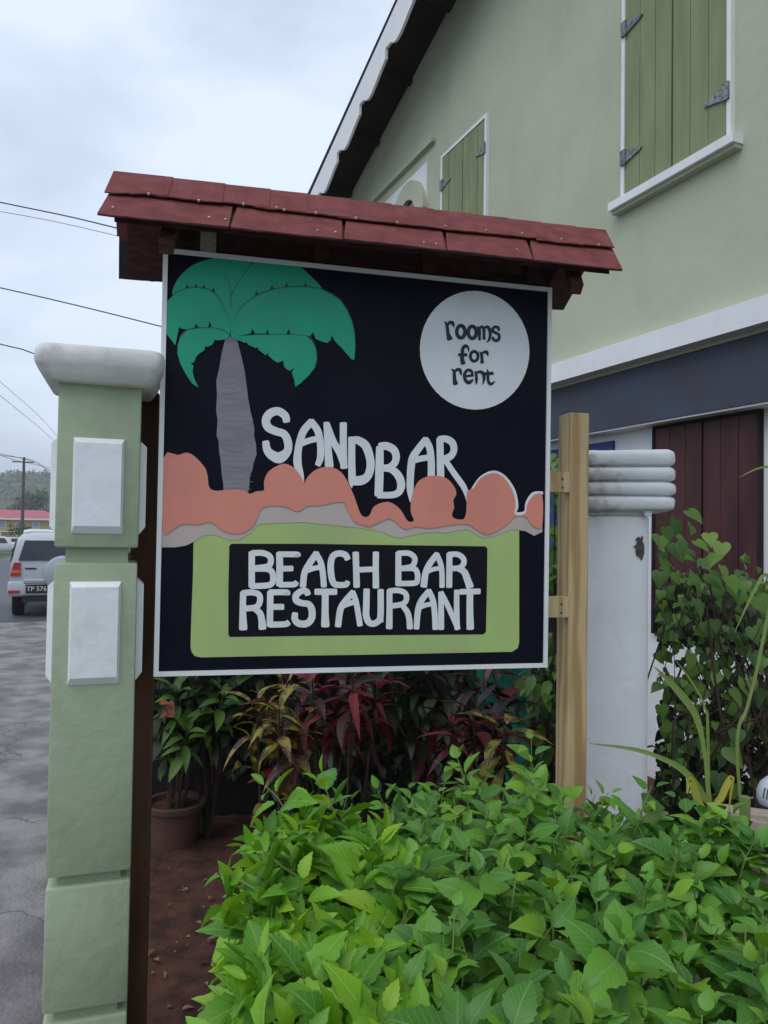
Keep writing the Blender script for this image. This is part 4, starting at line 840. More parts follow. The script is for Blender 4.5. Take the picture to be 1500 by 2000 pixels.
# foreground hedge: bright long-leaved bush on the left, rounder-leaved bush on the right
def inside(x, y, poly):
    c = False; n = len(poly)
    for i in range(n):
        x0, y0 = poly[i]; x1, y1 = poly[(i + 1) % n]
        if (y0 > y) != (y1 > y) and x < (x1 - x0) * (y - y0) / (y1 - y0) + x0: c = not c
    return c
polyL = [(-.13, .80), (.08, .80), (.10, 1.4), (.02, 1.9), (-.02, 2.2), (-.31, 2.12), (-.27, 1.5)]
polyR = [(.08, .80), (1.3, .80), (1.25, 1.55), (.98, 1.82), (.84, 1.98), (.66, 2.30), (.44, 2.36), (.12, 2.34), (-.02, 2.2), (.02, 1.9), (.10, 1.4)]
def hedge(name, label, m, kinds, poly, ntop, top, size, sides, stemcount):
    xs = [p[0] for p in poly]; ys = [p[1] for p in poly]; cx_ = sum(xs) / len(xs); cy_ = sum(ys) / len(ys)
    th = empty(name, (cx_, cy_, 0), label, 'bush'); lv = Leaves(m, kinds); st = MB(); n = 0
    while n < ntop:
        x, y = random.uniform(min(xs), max(xs)), random.uniform(min(ys), max(ys))
        if not inside(x, y, poly): continue
        n += 1; z = top(x, y) + random.uniform(-.07, .03) + (random.uniform(.02, .09) if random.random() < .12 else 0)
        ax = Vector((random.uniform(-.45, .45), random.uniform(-.55, .3), 1))
        shoot(lv, st, Vector((x, y, z - .15)), ax, random.uniform(.13, .18), random.randint(7, 10), size(x, y))
    for (p0, p1, out_, cnt) in sides:
        for _ in range(cnt):
            t = random.random(); z = random.uniform(.18, 1.0); x = p0[0] + (p1[0] - p0[0]) * t; y = p0[1] + (p1[1] - p0[1]) * t
            ax = Vector((out_[0], out_[1], random.uniform(.3, 1.1))) + rv(.3)
            shoot(lv, st, Vector((x, y, z)) - Vector((out_[0], out_[1], 0)) * .10, ax, random.uniform(.10, .17), random.randint(5, 8), size(x, y), droop=.3)
    for _ in range(stemcount):
        while True:
            x, y = random.uniform(min(xs), max(xs)), random.uniform(min(ys), max(ys))
            if inside(x, y, poly): break
        bx, by = x + random.uniform(-.1, .1), y + random.uniform(-.1, .1)
        st.tube([(bx, by, -.03), (bx * .6 + x * .4 + random.uniform(-.03, .03), by * .6 + y * .4, .4), (x, y, top(x, y) - .12)], [.008, .006, .003], 5)
    # inner leaves
    for _ in range(int(ntop * 1.6)):
        x, y = random.uniform(min(xs), max(xs)), random.uniform(min(ys), max(ys))
        if inside(x, y, poly): lv.put((x, y, top(x, y) - random.uniform(.2, .45)), rv(1) + Vector((0, -.2, .1)), Vector((0, -.5, 1)) + rv(.6), size(x, y) * random.uniform(.8, 1.1))
    st.build('stems', 'stem', th, kind='stuff'); lv.finish(th, 300); return th
kl = [leafgeo(.46, .13, .20, .25, 12, 'lance'), leafgeo(.38, .12, .35, .10, 12, 'lance', .05), leafgeo(.54, .14, .10, .5, 12, 'ovate', -.04), leafgeo(.48, .13, .28, .30, 12, 'lance', -.07), leafgeo(.34, .10, .45, -.12, 12, 'lance', .03), leafgeo(.58, .13, .05, .7, 12, 'ovate', .03)]
kr = [leafgeo(.66, .09, .14, .25, 11, 'ovate'), leafgeo(.56, .11, .26, .10, 12, 'ovate', .04), leafgeo(.74, .09, .06, .55, 12, 'ovate', -.04), leafgeo(.62, .10, .36, .35, 12, 'ovate'), leafgeo(.50, .06, .20, .6, 11, 'lance', .06), leafgeo(.70, .05, -.10, .30, 11, 'ovate', .02)]
def topz(x, y): return 1.045 + .05 * noise.noise(Vector((x * 3.1, y * 3.1, 0))) + .035 * noise.noise(Vector((x * 8, y * 8, 4)))
hedge('hibiscus_bush', 'bright yellow-green leafy bush with long pointed toothed leaves beside the bare red soil', 'leaf_bright', kl, polyL, 125, lambda x, y: topz(x, y) - .03 - .3 * max(0, -.15 - x), lambda x, y: .098 + .02 * max(0, 1.6 - y),
      [((-.14, .8), (-.27, 1.5), (-1, -.1), 45), ((-.27, 1.5), (-.31, 2.1), (-1, 0), 50), ((-.14, .85), (.08, .85), (0, -1), 20)], 40)
hedge('hibiscus_bush', 'dense mid-green hedge with rounder leaves growing below the white column', 'leaf_mid', kr, polyR, 380, topz, lambda x, y: .070 + .022 * max(0, 1.6 - y),
      [((.1, .85), (1.2, .85), (0, -1), 40), ((.98, 1.82), (.66, 2.3), (.5, .7), 14)], 60)

# ------------------------------------------------------------------ crotons and dark planting under the sign
def rosette(lv, st, base, top_, n, size, tilt=(35, 125), lean=(0, 0, 0)):
    base = Vector(base); top_ = Vector(top_); ax = (top_ - base).normalized(); a0 = ax.orthogonal().normalized(); b0 = ax.cross(a0)
    st.tube([base, (base + top_) / 2 + rv(.02), top_], [.008, .007, .004], 6)
    for k in range(n):
        t = k / n; ang = k * 2.4; inc = math.radians(tilt[0] + (tilt[1] - tilt[0]) * t + random.uniform(-12, 12))
        rad = a0 * math.cos(ang) + b0 * math.sin(ang); d = ax * math.cos(inc) + rad * math.sin(inc) + Vector(lean)
        lv.put(top_ - ax * .20 * t + rad * .015, d, ax * math.sin(inc) - rad * math.cos(inc) + rv(.3), size * random.uniform(.7, 1.2))
kc = [leafgeo(.32, 0, .15, .5, 8, 'lance', .07), leafgeo(.38, 0, .2, .7, 8, 'ovate', -.08), leafgeo(.26, 0, .25, .3, 8, 'lance', .05), leafgeo(.22, 0, .2, .9, 8, 'lance', .1)]
def croton(label, m, heads, size, n, group=None, tilt=(30, 130)):
    P = [atY(px, py, Y) for px, py, Y in heads]; c = sum(P, Vector()) / len(P)
    th = empty('croton_shrub', (c.x, c.y, 0), label, 'shrub'); lv = Leaves(m, kc); st = MB()
    for q in P:
        rosette(lv, st, (c.x * .5 + q.x * .5, c.y * .5 + q.y * .5, 0), q, n, size, tilt)
        for _ in range(2):
            q2 = q + Vector((random.uniform(-.14, .14), random.uniform(0, .25), random.uniform(-.22, .05))); rosette(lv, MB(), q2 - Vector((random.uniform(-.3, .3), .2, .35)), q2, n // 3, size * .8, tilt)
    st.build('stems', 'twig', th, kind='stuff'); lv.finish(th, 300)
croton('croton shrub with drooping crimson leaves under the middle of the sign', 'croton_red', [(610, 1325, 3.3), (690, 1310, 3.2), (740, 1330, 3.4), (655, 1365, 3.35), (585, 1375, 3.4)], .16, 15)
croton('croton shrub with yellow-spotted green and purple leaves beside the potted plant', 'croton_yellow', [(545, 1385, 3.2), (500, 1370, 3.35), (590, 1420, 3.3), (560, 1330, 3.5)], .15, 12)
croton('dark maroon croton shrub in front of the teal board', 'croton_dark', [(925, 1385, 3.3), (880, 1400, 3.4), (965, 1410, 3.35), (900, 1440, 3.3), (985, 1370, 3.6), (945, 1330, 3.5)], .15, 14)
# yellow stalk leaves at the foot of the maroon croton
th = empty('croton_shrub', tuple(atY(985, 1480, 3.2) * Vector((1, 1, 0)) if False else (atY(985, 1480, 3.2).x, atY(985, 1480, 3.2).y, 0)), 'small croton with yellow and dark red strap leaves beside the pine post', 'shrub')
lv = Leaves('croton_yellow', kc); st = MB(); rosette(lv, st, (atY(985, 1480, 3.2).x, atY(985, 1480, 3.2).y, 0), atY(985, 1415, 3.2), 14, .2, (60, 150)); st.build('stems', 'twig', th, kind='stuff'); lv.finish(th)
# leafy shrubs, mostly coloured dark for shade; heightened behind the sign to block sky
kd = [leafgeo(.45, 0, .15, .3, 7, 'ovate'), leafgeo(.35, 0, .2, .5, 7, 'lance'), leafgeo(.5, 0, .1, .2, 7, 'ovate')]
def darkshrub(label, px, Y, rx, ry, h, n, m='leaf_shaded', size=.10, zmin=0.):
    g = atY(px, 1400, Y); th = empty('shade_shrub', (g.x, g.y, 0), label, 'shrub'); lv = Leaves(m, kd); st = MB()
    for i in range(7):
        a = random.uniform(0, 6.28); st.tube([(g.x, g.y, -.02), (g.x + rx * .3 * math.cos(a), g.y + ry * .3 * math.sin(a), h * .5), (g.x + rx * .7 * math.cos(a), g.y + ry * .7 * math.sin(a), h * .95)], [.012, .008, .003], 5)
    for _ in range(n):
        while True:
            v = rv(1)
            if .3 < v.length < 1: break
        p = Vector((g.x + v.x * rx, g.y + v.y * ry, h * .55 + v.z * h * .5))
        if p.z < zmin: p.z = zmin + (h - zmin) * random.random()
        lv.put(p, Vector((v.x, v.y - .4, random.uniform(-.8, .3))) + rv(.4), Vector((v.x * .3, -.3, 1)) + rv(.4), size * random.uniform(.7, 1.3))
    st.build('stems', 'twig', th, kind='stuff'); lv.finish(th, 120)
darkshrub('shrub behind the terracotta pot, coloured dark for shade and made tall to block sky', 410, 4.35, .45, .25, 1.75, 620, zmin=.45)
darkshrub('shrub behind the crimson croton, coloured dark for shade and made tall to block sky', 640, 4.3, .6, .3, 1.75, 620, size=.11)
darkshrub('shrub against the fence behind the maroon croton, coloured dark for shade and made tall to block sky', 850, 4.4, .55, .25, 1.75, 620, size=.11)
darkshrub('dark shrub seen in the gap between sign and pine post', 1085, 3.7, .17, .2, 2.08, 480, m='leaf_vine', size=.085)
# terracotta pot with orange-tipped plant
g = ground(330, 1678); pc = Vector((g.x - .01, g.y + .14, 0))
pot = empty('flower_pot', pc, 'round terracotta pot on the soil behind the brown post', 'pot')
rt_ = (1678 - 1582) / FPX * g.y
MB().lathe([(.10, -.01), (.115, .0), (.148, rt_ * .86), (.165, rt_ * .87), (.168, rt_ * .98), (.160, rt_), (.145, rt_ - .005), (.138, rt_ - .04), (.01, rt_ - .045)], pc, 32).build('vessel', 'terracotta', pot, smooth='auto')
MB().lathe([(.138, rt_ - .06), (.138, rt_ - .035), (.01, rt_ - .03)], pc, 20).build('compost', 'soil', pot)
th = empty('potted_plant', pc + Vector((0, 0, rt_ - .03)), 'green plant with a few orange leaves growing in the terracotta pot', 'plant')
lv = Leaves('leaf_shaded', [leafgeo(.34, 0, .2, .5, 8, 'lance'), leafgeo(.45, 0, .15, .4, 8, 'ovate')]); st = MB(); lv3 = Leaves('leaf_vine', [leafgeo(.3, 0, .2, .4, 8, 'lance'), leafgeo(.4, 0, .2, .3, 8, 'ovate')])
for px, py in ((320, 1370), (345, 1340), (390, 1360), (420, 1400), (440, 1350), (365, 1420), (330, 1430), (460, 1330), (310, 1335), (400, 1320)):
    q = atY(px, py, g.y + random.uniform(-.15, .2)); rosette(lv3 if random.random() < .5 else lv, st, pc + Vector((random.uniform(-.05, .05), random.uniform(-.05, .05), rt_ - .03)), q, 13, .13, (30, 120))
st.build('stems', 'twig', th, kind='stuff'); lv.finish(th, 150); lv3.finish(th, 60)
M['leaf_orange'] = leafmat('leaf_orange', [(0, (.22, .05, .02)), (1, (.15, .035, .015))], vein=(.4, .15, .05), trans=.2, tint=(1.3, .7, .5))
lo_ = Leaves('leaf_orange', [leafgeo(.4, 0, .15, .4, 8, 'ovate')])
for px, py in ((312, 1372), (325, 1378), (338, 1388), (318, 1395), (333, 1368)):
    lo_.put(atY(px, py, g.y - .2), (random.uniform(-.5, .8), -.5, random.uniform(-.6, .2)), (0, -.8, .6), .075)
lo_.finish(th, 20)
# timber fence added behind the planting, near-black to stand in for deep shade
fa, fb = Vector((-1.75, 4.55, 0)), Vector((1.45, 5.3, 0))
fe = empty('backdrop_fence', (fa + fb) / 2, 'plank fence added behind the sign, coloured near-black to stand in for shade', 'fence')
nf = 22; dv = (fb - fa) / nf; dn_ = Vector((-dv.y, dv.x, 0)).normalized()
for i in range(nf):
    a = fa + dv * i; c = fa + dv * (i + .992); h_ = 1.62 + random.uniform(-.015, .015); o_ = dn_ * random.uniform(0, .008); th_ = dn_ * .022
    MB().hexa([a + o_, c + o_, c + o_ + th_, a + o_ + th_], [q + Vector((0, 0, h_)) for q in (a + o_, c + o_, c + o_ + th_, a + o_ + th_)]).build('plank', 'fence_shaded', fe)
for z in (.4, 1.3): MB().hexa([fa + dn_ * .032 + Vector((0, 0, z)), fb + dn_ * .032 + Vector((0, 0, z)), fb + dn_ * .07 + Vector((0, 0, z)), fa + dn_ * .07 + Vector((0, 0, z))], [fa + dn_ * .032 + Vector((0, 0, z + .09)), fb + dn_ * .032 + Vector((0, 0, z + .09)), fb + dn_ * .07 + Vector((0, 0, z + .09)), fa + dn_ * .07 + Vector((0, 0, z + .09))]).build('rail', 'fence_shaded', fe)
# teal painted board with pink flowers
TBs = basis((atY(1000, 1400, 4.3).x, 4.3, 0), 86)
t0 = loc(965, 1400, TBs, 0); t1 = loc(1036, 1400, TBs, 0); zb_ = loc(1000, 1300, TBs, 0)[1]
tb = empty('painted_board', TBs @ Vector(((t0[0] + t1[0]) / 2, 0, 0)), 'teal painted board with small pink flowers leaning behind the maroon croton', 'board')
MB(TBs).box(t0[0] - .1, t1[0], 0, .025, -.02, zb_ + .3).build('panel', 'teal', tb)
for px, py, r in ((1012, 1345, 9), (1018, 1330, 7), (990, 1352, 6), (1000, 1385, 6), (1024, 1322, 5)):
    cx_, cz_ = loc(px, py, TBs, 0); rr = r * 4.3 / 1500
    MB(TBs).prism([(cx_ + rr * (1 + .45 * math.cos(5 * a)) * .75 * math.cos(a), -.003, cz_ + rr * (1 + .45 * math.cos(5 * a)) * .75 * math.sin(a)) for a in [2 * math.pi * i / 30 for i in range(30)]], (0, .0045, 0)).build('flower', 'pink', tb)

# ------------------------------------------------------------------ vine on the right
kv = [leafgeo(.92, 0, .10, .2, 9, 'heart'), leafgeo(.82, 0, .2, .3, 9, 'heart', .04), leafgeo(.98, 0, .05, .4, 9, 'heart', -.03)]
vc = atY(1400, 1300, 3.5); vine = empty('creeping_vine', (vc.x, vc.y, 0), 'tangled vine with heart-shaped leaves hanging beside the white column', 'vine')
lv = Leaves('leaf_vine', kv); st = MB()
hero = [(1300, 1045), (1322, 1058), (1350, 1040), (1360, 1070), (1385, 1055), (1400, 1100), (1296, 1108), (1320, 1030), (1375, 1105), (1410, 1120), (1345, 1012), (1385, 1135), (1425, 1140), (1398, 1140), (1430, 1160), (1360, 1185), (1370, 1190), (1395, 1225), (1385, 1235), (1290, 1130), (1470, 1240), (1490, 1230), (1455, 1150), (1480, 1180), (1498, 1200), (1440, 1440), (1450, 1410), (1425, 1475), (1470, 1290), (1460, 1340), (1300, 1210), (1385, 1305), (1400, 1330), (1480, 1360), (1495, 1300), (1405, 1525), (1320, 1075), (1410, 1075), (1445, 1170), (1290, 1060), (1430, 1360), (1350, 1290)]
for px, py in hero:
    Y = random.uniform(3.2, 3.5); q = atY(px, py, Y); lv.put(q + Vector((0, 0, .03)), Vector((random.uniform(-.5, .5), -.45, random.uniform(-1, -.3))), Vector((random.uniform(-.7, .7), -.7, random.uniform(.1, 1))), random.uniform(.055, .095))
for _ in range(900):
    px = random.uniform(1284, 1640); py = random.triangular(1050, 1640, 1330); Y = random.uniform(3.5, 4.0)
    if py < 1060 + max(0, px - 1430) * .9 and px > 1430: continue
    q = atY(px, py, Y)
    if q.z < .05: continue
    if 1265 < py < 1400 and random.random() < .4: continue
    lv.put(q, Vector((random.uniform(-.7, .7), -.4, random.uniform(-1, 0))), Vector((random.uniform(-.9, .9), -.6, random.uniform(0, 1))), random.uniform(.03, .07))
for _ in range(70):
    x0_, x1_ = random.uniform(1285, 1620), random.uniform(1285, 1620); y0_, y1_ = random.uniform(1560, 1640), random.uniform(1080, 1400)
    Ya = random.uniform(3.3, 3.9); a = atY(x0_, y0_, Ya); c = atY(x1_, y1_, Ya + random.uniform(-.2, .2)); a.z = max(a.z, 0)
    mid = (a + c) / 2 + rv(.12); st.tube(crom([tuple(a), tuple(mid + rv(.08)), tuple(mid + rv(.1)), tuple(c)], False, 4), random.choice([.002, .003, .005]), 4)
st.build('stems', 'twig', vine, kind='stuff'); lv.finish(vine, 300)
lv = Leaves('leaf_shaded', kv)  # inner vine leaves: same shapes, with the shade put into a near-black colour
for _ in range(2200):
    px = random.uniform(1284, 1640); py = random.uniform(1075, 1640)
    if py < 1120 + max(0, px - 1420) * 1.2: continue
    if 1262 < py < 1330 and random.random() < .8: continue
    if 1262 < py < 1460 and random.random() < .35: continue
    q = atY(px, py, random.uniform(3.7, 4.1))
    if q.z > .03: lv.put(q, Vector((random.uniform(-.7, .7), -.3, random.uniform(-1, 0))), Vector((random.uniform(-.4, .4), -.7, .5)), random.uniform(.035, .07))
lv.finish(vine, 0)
# grass blades
def blade(pts, w0, Y, m, th, thick=.0012):
    C_ = crom([tuple(atY(px, py, y_ if y_ else Y)) + (w_,) for px, py, w_, y_ in [(p + (None,) * (4 - len(p))) for p in pts]], False, 5)
    vs, uv, fs = [], [], []; n = len(C_)
    for i, q in enumerate(C_):
        p = Vector(q[:3]); t = (Vector(C_[min(i + 1, n - 1)][:3]) - Vector(C_[max(i - 1, 0)][:3])).normalized(); v = (p - CAM).normalized(); s_ = t.cross(v).normalized() * q[3] * .5
        fo = -v * q[3] * -.15
        vs += [p - s_, p + fo, p + s_]; uv += [(0, i / n), (.5, i / n), (1, i / n)]
    for i in range(n - 1): a = i * 3; fs += [(a, a + 1, a + 4, a + 3), (a + 1, a + 2, a + 5, a + 4)]
    b_ = MB(); b_.add(vs, fs); b_.uv = uv; return b_.build('blade', m, th, smooth=True)
gc = atY(1390, 1600, 2.15)
gt = empty('grass_clump', (gc.x, gc.y, 0), 'clump of long arching grass blades with yellowed leaves beside the white column', 'grass')
w_ = .014
blade([(1393, 1900, .010), (1388, 1600, .010), (1383, 1540, .012), (1376, 1470, .010), (1360, 1400, .018), (1325, 1350, .020), (1278, 1302, .002)], w_, 2.15, 'grass_leaf', gt)
blade([(1395, 1900, .012), (1402, 1620, .016), (1370, 1550, .020), (1335, 1505, .018), (1290, 1480, .013), (1235, 1463, .010), (1150, 1452, .002)], w_, 2.1, 'grass_leaf', gt)
blade([(1392, 1900, .006), (1388, 1640, .010), (1362, 1560, .020), (1348, 1522, .016), (1342, 1550, .004)], w_, 2.08, 'yellow_leaf', gt)
blade([(1400, 1900, .006), (1394, 1610, .012), (1410, 1555, .018), (1426, 1522, .016), (1430, 1526, .01), (1424, 1580, .003)], w_, 2.12, 'yellow_leaf', gt)
blade([(1386, 1900, .010), (1383, 1450, .008), (1376, 1380, .006), (1350, 1330, .006), (1320, 1290, .002)], w_, 2.2, 'grass_leaf', gt)
blade([(1230, 1900, .014), (1222, 1650, .018), (1250, 1615, .026), (1280, 1592, .022), (1305, 1588, .006)], w_, 1.9, 'grass_leaf', gt)
blade([(1480, 1900, .008), (1440, 1480, .010), (1460, 1380, .010), (1480, 1300, .010), (1520, 1100, .012)], w_, 2.5, 'grass_leaf', gt)
blade([(1560, 1700, .008), (1545, 1200, .010), (1500, 1125, .012), (1475, 1150, .010), (1435, 1235, .002)], w_, 2.5, 'grass_leaf', gt)
blade([(1600, 1500, .008), (1560, 950, .006), (1500, 912, .008), (1442, 933, .001)], w_, 2.5, 'grass_leaf', gt)
b_ = MB(); q = [atY(1455, y, 2.05) for y in (1900, 1700, 1556)]; b_.tube(q, [.010, .0135, .0135], 10); b_.build('cut_stalk', 'grass_leaf', gt, smooth='auto')
# bleached planks and a white vented dome near the right edge
def plank(px0, py0, px1, py1, Y0, Y1, wd, th_, label):
    a, c = atY(px0, py0, Y0), atY(px1, py1, Y1); up = Vector((0, 0, 1)); d = (c - a).normalized(); s_ = d.cross(up).normalized() * wd / 2; t_ = up * th_
    o = MB().hexa([a - s_, c - s_, c + s_, a + s_], [p + t_ for p in (a - s_, c - s_, c + s_, a + s_)]).build('plank', 'bleached'); tag(o, label, 'plank')
plank(1405, 1588, 1640, 1618, 2.75, 2.9, .10, .022, 'bleached plank lying on top of the rubble beside the white dome')
plank(1430, 1608, 1640, 1655, 2.7, 2.8, .08, .03, 'bleached plank lying under another plank on the rubble')
gq = atY(1560, 1640, 2.85)
rb = MB(); bm = bmesh.new(); bmesh.ops.create_icosphere(bm, subdivisions=3, radius=1)
rb.add([Vector((v.co.x * .42, v.co.y * .22, v.co.z * .52)) * (1 + .18 * noise.noise(v.co * 3)) + Vector((gq.x, gq.y + .02, .06)) for v in bm.verts], [tuple(v.index for v in f.verts) for f in bm.faces]); bm.free()
tag(rb.build('rubble', 'stone'), 'grey heap of rubble below the bleached planks', 'rubble')
dc = atY(1520, 1545, 3.0)
do = empty('dome_lamp', (dc.x, dc.y, 0), 'white slotted dome on a black post at the edge of the vine', 'lamp')
MB().lathe([(.02, 0), (.07, .0), (.075, dc.z - .05), (.06, dc.z - .035)], (dc.x, dc.y, -.01), 20).build('base', 'plastic_dark', do, smooth='auto')
MB().lathe([(.072, -.03), (.078, -.015), (.077, .015), (.066, .045), (.045, .066), (.02, .077), (.002, .08)], (dc.x, dc.y, dc.z - .02), 28).build('dome', 'dome', do, smooth='auto')
for k_ in range(14):
    a = -math.pi / 2 + (k_ - 6.5) * .18
    P_ = [Vector((dc.x + r_ * math.cos(a), dc.y + r_ * math.sin(a), dc.z - .02 + z_)) for r_, z_ in ((.0785, .002), (.0775, .018), (.0695, .040))]
    MB().tube(P_, .0022, 4).build('slot', 'plastic_dark', do)

# ------------------------------------------------------------------ street: cars
def car(name, label, cat, org, ang, st_, m, wheels, glass, parts=True, wr=.34):
    T = basis(org, ang); th = empty(name, T @ Vector((0, 0, 0)), label, cat)
    # st_: list of (y along car, [(halfwidth, z)...]) ; y=0 is the rear, y grows forward
    b_ = MB(T); rings = []
    for y, pr in st_:
        r_ = [(-h_, y, z_) for h_, z_ in pr] + [(h_, y, z_) for h_, z_ in reversed(pr)]
        rings.append(r_)
    b_.loft(rings); body = b_.build('body', m, th, smooth='auto')
    for nm, poly, d, mm in glass: MB(T).prism(poly, d).build(nm, mm, th)
    for x_, y_ in wheels:
        TW = T @ Matrix.Translation((x_, y_, wr)) @ Matrix.Rotation(math.pi / 2, 4, 'Y')
        t_ = MB(TW); t_.lathe([(wr * .6, -.1), (wr * .93, -.11), (wr, -.08), (wr, .08), (wr * .93, .11), (wr * .6, .1)], (0, 0, 0), 24); wo = t_.build('wheel', 'rubber', th, smooth='auto')
        MB(TW).lathe([(.01, -.095), (wr * .6, -.105), (wr * .62, .105), (.01, .095)], (0, 0, 0), 20).build('rim', 'rim', wo)
    return th, T
cg = ground(72, 1206); cs = (SB.inverted() @ cg); 
lt = ground(22, 1206); 
hdg = -23.4 + 90
axx = basis((0, 0, 0), hdg)
org = (lt.x + .80 * axx[0][0], lt.y + .80 * axx[1][0], 0)
prof_lo = lambda hw, zt, belt: [(hw * .9, .38), (hw, .5), (hw * 1.0, .75), (hw * .985, belt), (hw * .86, zt - .10), (hw * .80, zt - .02), (hw * .5, zt + .02)]
zt = 1.62
stn = [(0.0, [(.78, .40), (.84, .48), (.845, .75), (.83, .98), (.80, 1.05), (.76, 1.06), (.4, 1.07)]), (.20, [(.80, .38), (.85, .48), (.855, .75), (.845, .99), (.74, 1.46), (.68, 1.51), (.4, 1.52)]),
       (.36, [(.80, .36), (.855, .5), (.86, .75), (.85, 1.0), (.73, zt - .09), (.66, zt - .02), (.4, zt)]), (1.2, prof_lo(.86, zt, 1.0)), (2.3, prof_lo(.86, zt - .02, 1.0)), (2.9, [(.80, .36), (.855, .5), (.86, .75), (.85, .98), (.80, 1.06), (.76, 1.07), (.4, 1.08)]), (3.7, [(.78, .36), (.83, .5), (.83, .7), (.80, .88), (.76, .92), (.6, .93), (.3, .94)]), (3.85, [(.7, .40), (.76, .5), (.76, .68), (.72, .8), (.66, .83), (.5, .84), (.3, .84)])]
gls = [('rear_window', [(-.70, .008, 1.10), (.70, .008, 1.10), (.60, .172, 1.48), (-.60, .172, 1.48)], (0, -.03, .012), 'glass_dark'),
       ('side_window', [(-.868, .5, 1.04), (-.868, 2.3, 1.04), (-.775, 2.1, 1.46), (-.775, .6, 1.46)], (-.012, 0, .004), 'glass_dark'),
       ('side_window', [(.868, .5, 1.04), (.868, 2.3, 1.04), (.775, 2.1, 1.46), (.775, .6, 1.46)], (.012, 0, .004), 'glass_dark'),
       ('tail_light', [(-.845, -.035, .80), (-.66, -.035, .80), (-.66, -.035, 1.06), (-.78, -.035, 1.06)], (0, .12, 0), 'lamp_red'),
       ('tail_light', [(.845, -.035, .80), (.66, -.035, .80), (.66, -.035, 1.06), (.78, -.035, 1.06)], (0, .12, 0), 'lamp_red'),
       ('indicator', [(-.83, -.04, .86), (-.67, -.04, .86), (-.67, -.04, .92), (-.82, -.04, .92)], (0, .006, 0), 'lamp_amber'),
       ('indicator', [(.83, -.04, .86), (.67, -.04, .86), (.67, -.04, .92), (.82, -.04, .92)], (0, .006, 0), 'lamp_amber')]
suv, TC = car('parked_car', 'silvery white off-road car with spare wheel cover parked on the concrete, seen from behind', 'car', org, hdg, stn, 'car_pearl', [(-.70, .55), (.70, .55), (-.70, 3.0), (.70, 3.0)], gls)
bmp = MB(TC).rbox(-.88, .88, -.14, .10, .42, .70, .05, 2).build('bumper', 'car_pearl', suv, smooth='auto')
MB(TC).rbox(-.60, .60, -.16, -.10, .66, .74, .015, 1).build('bumper_step', 'car_silver', bmp)
MB(TC).box(-.62, .62, -.10, .2, .30, .419).build('valance', 'plastic_dark', suv)
MB(TC).box(-.86, -.66, -.146, -.13, .47, .53).build('reflector', 'lamp_red', bmp); MB(TC).box(.86, .66, -.146, -.13, .47, .53).build('reflector', 'lamp_red', bmp)
MB(TC).box(-.58, -.58 + .20, -.012, .0, .93, .96).build('badge', 'plastic_dark', suv)
TW = TC @ Matrix.Translation((.10, -.12, .84)) @ Matrix.Rotation(math.pi / 2, 4, 'X')
swc = MB(TW).lathe([(.01, -.10), (.33, -.10), (.36, -.06), (.36, .06), (.33, .11), (.24, .13), (.01, .135)], (0, 0, 0), 28).build('spare_wheel_cover', 'car_silver', suv, smooth='auto')
pl = MB(TC).box(-.56, -.17, -.155, -.142, .47, .64).build('number_plate', 'plastic_dark', suv)
def text(s_, T, size, m, parent, name='lettering'):
    cu = bpy.data.curves.new('t', 'FONT'); cu.body = s_; cu.size = size; cu.align_x = 'CENTER'; cu.align_y = 'CENTER'; cu.extrude = .001
    o = bpy.data.objects.new('t', cu); col.objects.link(o); dg = bpy.context.evaluated_depsgraph_get(); me = o.evaluated_get(dg).to_mesh()
    b_ = MB(T); b_.add([v.co.copy() for v in me.vertices], [tuple(p.vertices) for p in me.polygons]); o.evaluated_get(dg).to_mesh_clear(); bpy.data.objects.remove(o); bpy.data.curves.remove(cu)
    return b_.build(name, m, parent)
text('TP 576', TC @ Matrix.Translation((-.365, -.1565, .555)) @ Matrix.Rotation(math.pi / 2, 4, 'X'), .125, 'letter_white', pl)
# pickup across the road, van beyond
def simple_car(name, label, cat, px, Y, z, ang, ln, zt, m, pickup=False):
    q = atY(px, 1040, Y); og = (q.x, q.y, z)
    pr = lambda hw, t, bl: [(hw * .92, .35), (hw, .5), (hw, bl), (hw * .84, t - .05), (hw * .5, t)]
    if pickup: stn_ = [(0, pr(.84, .95, .9)), (1.6, pr(.85, .95, .9)), (1.62, pr(.85, zt - .05, .95)), (1.9, pr(.85, zt, .95)), (2.9, pr(.85, zt, .95)), (3.4, pr(.85, 1.02, .95)), (4.5, pr(.82, .92, .88)), (4.65, pr(.76, .8, .7))]
    else: stn_ = [(0, pr(.8, zt - .1, .95)), (.1, pr(.85, zt, .95)), (3.0, pr(.85, zt, .95)), (3.7, pr(.84, 1.1, .95)), (4.3, pr(.8, .9, .85))]
    a, c = (1.75, 3.1) if pickup else (.3, 3.2)
    gl = [('side_window', [(s_ * .858, a + .08, .98), (s_ * .858, c, .98), (s_ * .76, c - .25, zt - .12), (s_ * .76, a + .15, zt - .12)], (s_ * .012, 0, .004), 'glass_dark') for s_ in (-1, 1)]
    return car(name, label, cat, og, ang, stn_, m, [(-.74, .8), (.74, .8), (-.74, 3.75), (.74, 3.75)], gl, wr=.33)
simple_car('pickup_truck', 'white pickup truck parked side-on across the road', 'pickup', -60, 68, gz(72), 155, 4.6, 1.55, 'car_white', True)
simple_car('van', 'white van standing on the road ahead of the parked car', 'van', 76, 40, gz(43), hdg, 4.3, 1.95, 'car_white')

simple_car('parked_car', 'dark red car parked beyond the silvery off-road car', 'car', 112, 46, gz(50), hdg, 4.3, 1.55, 'car_maroon')
simple_car('parked_car', 'small white car parked beside the yellow house', 'car', 12, 95, gz(100), 140, 4.3, 1.5, 'car_white')
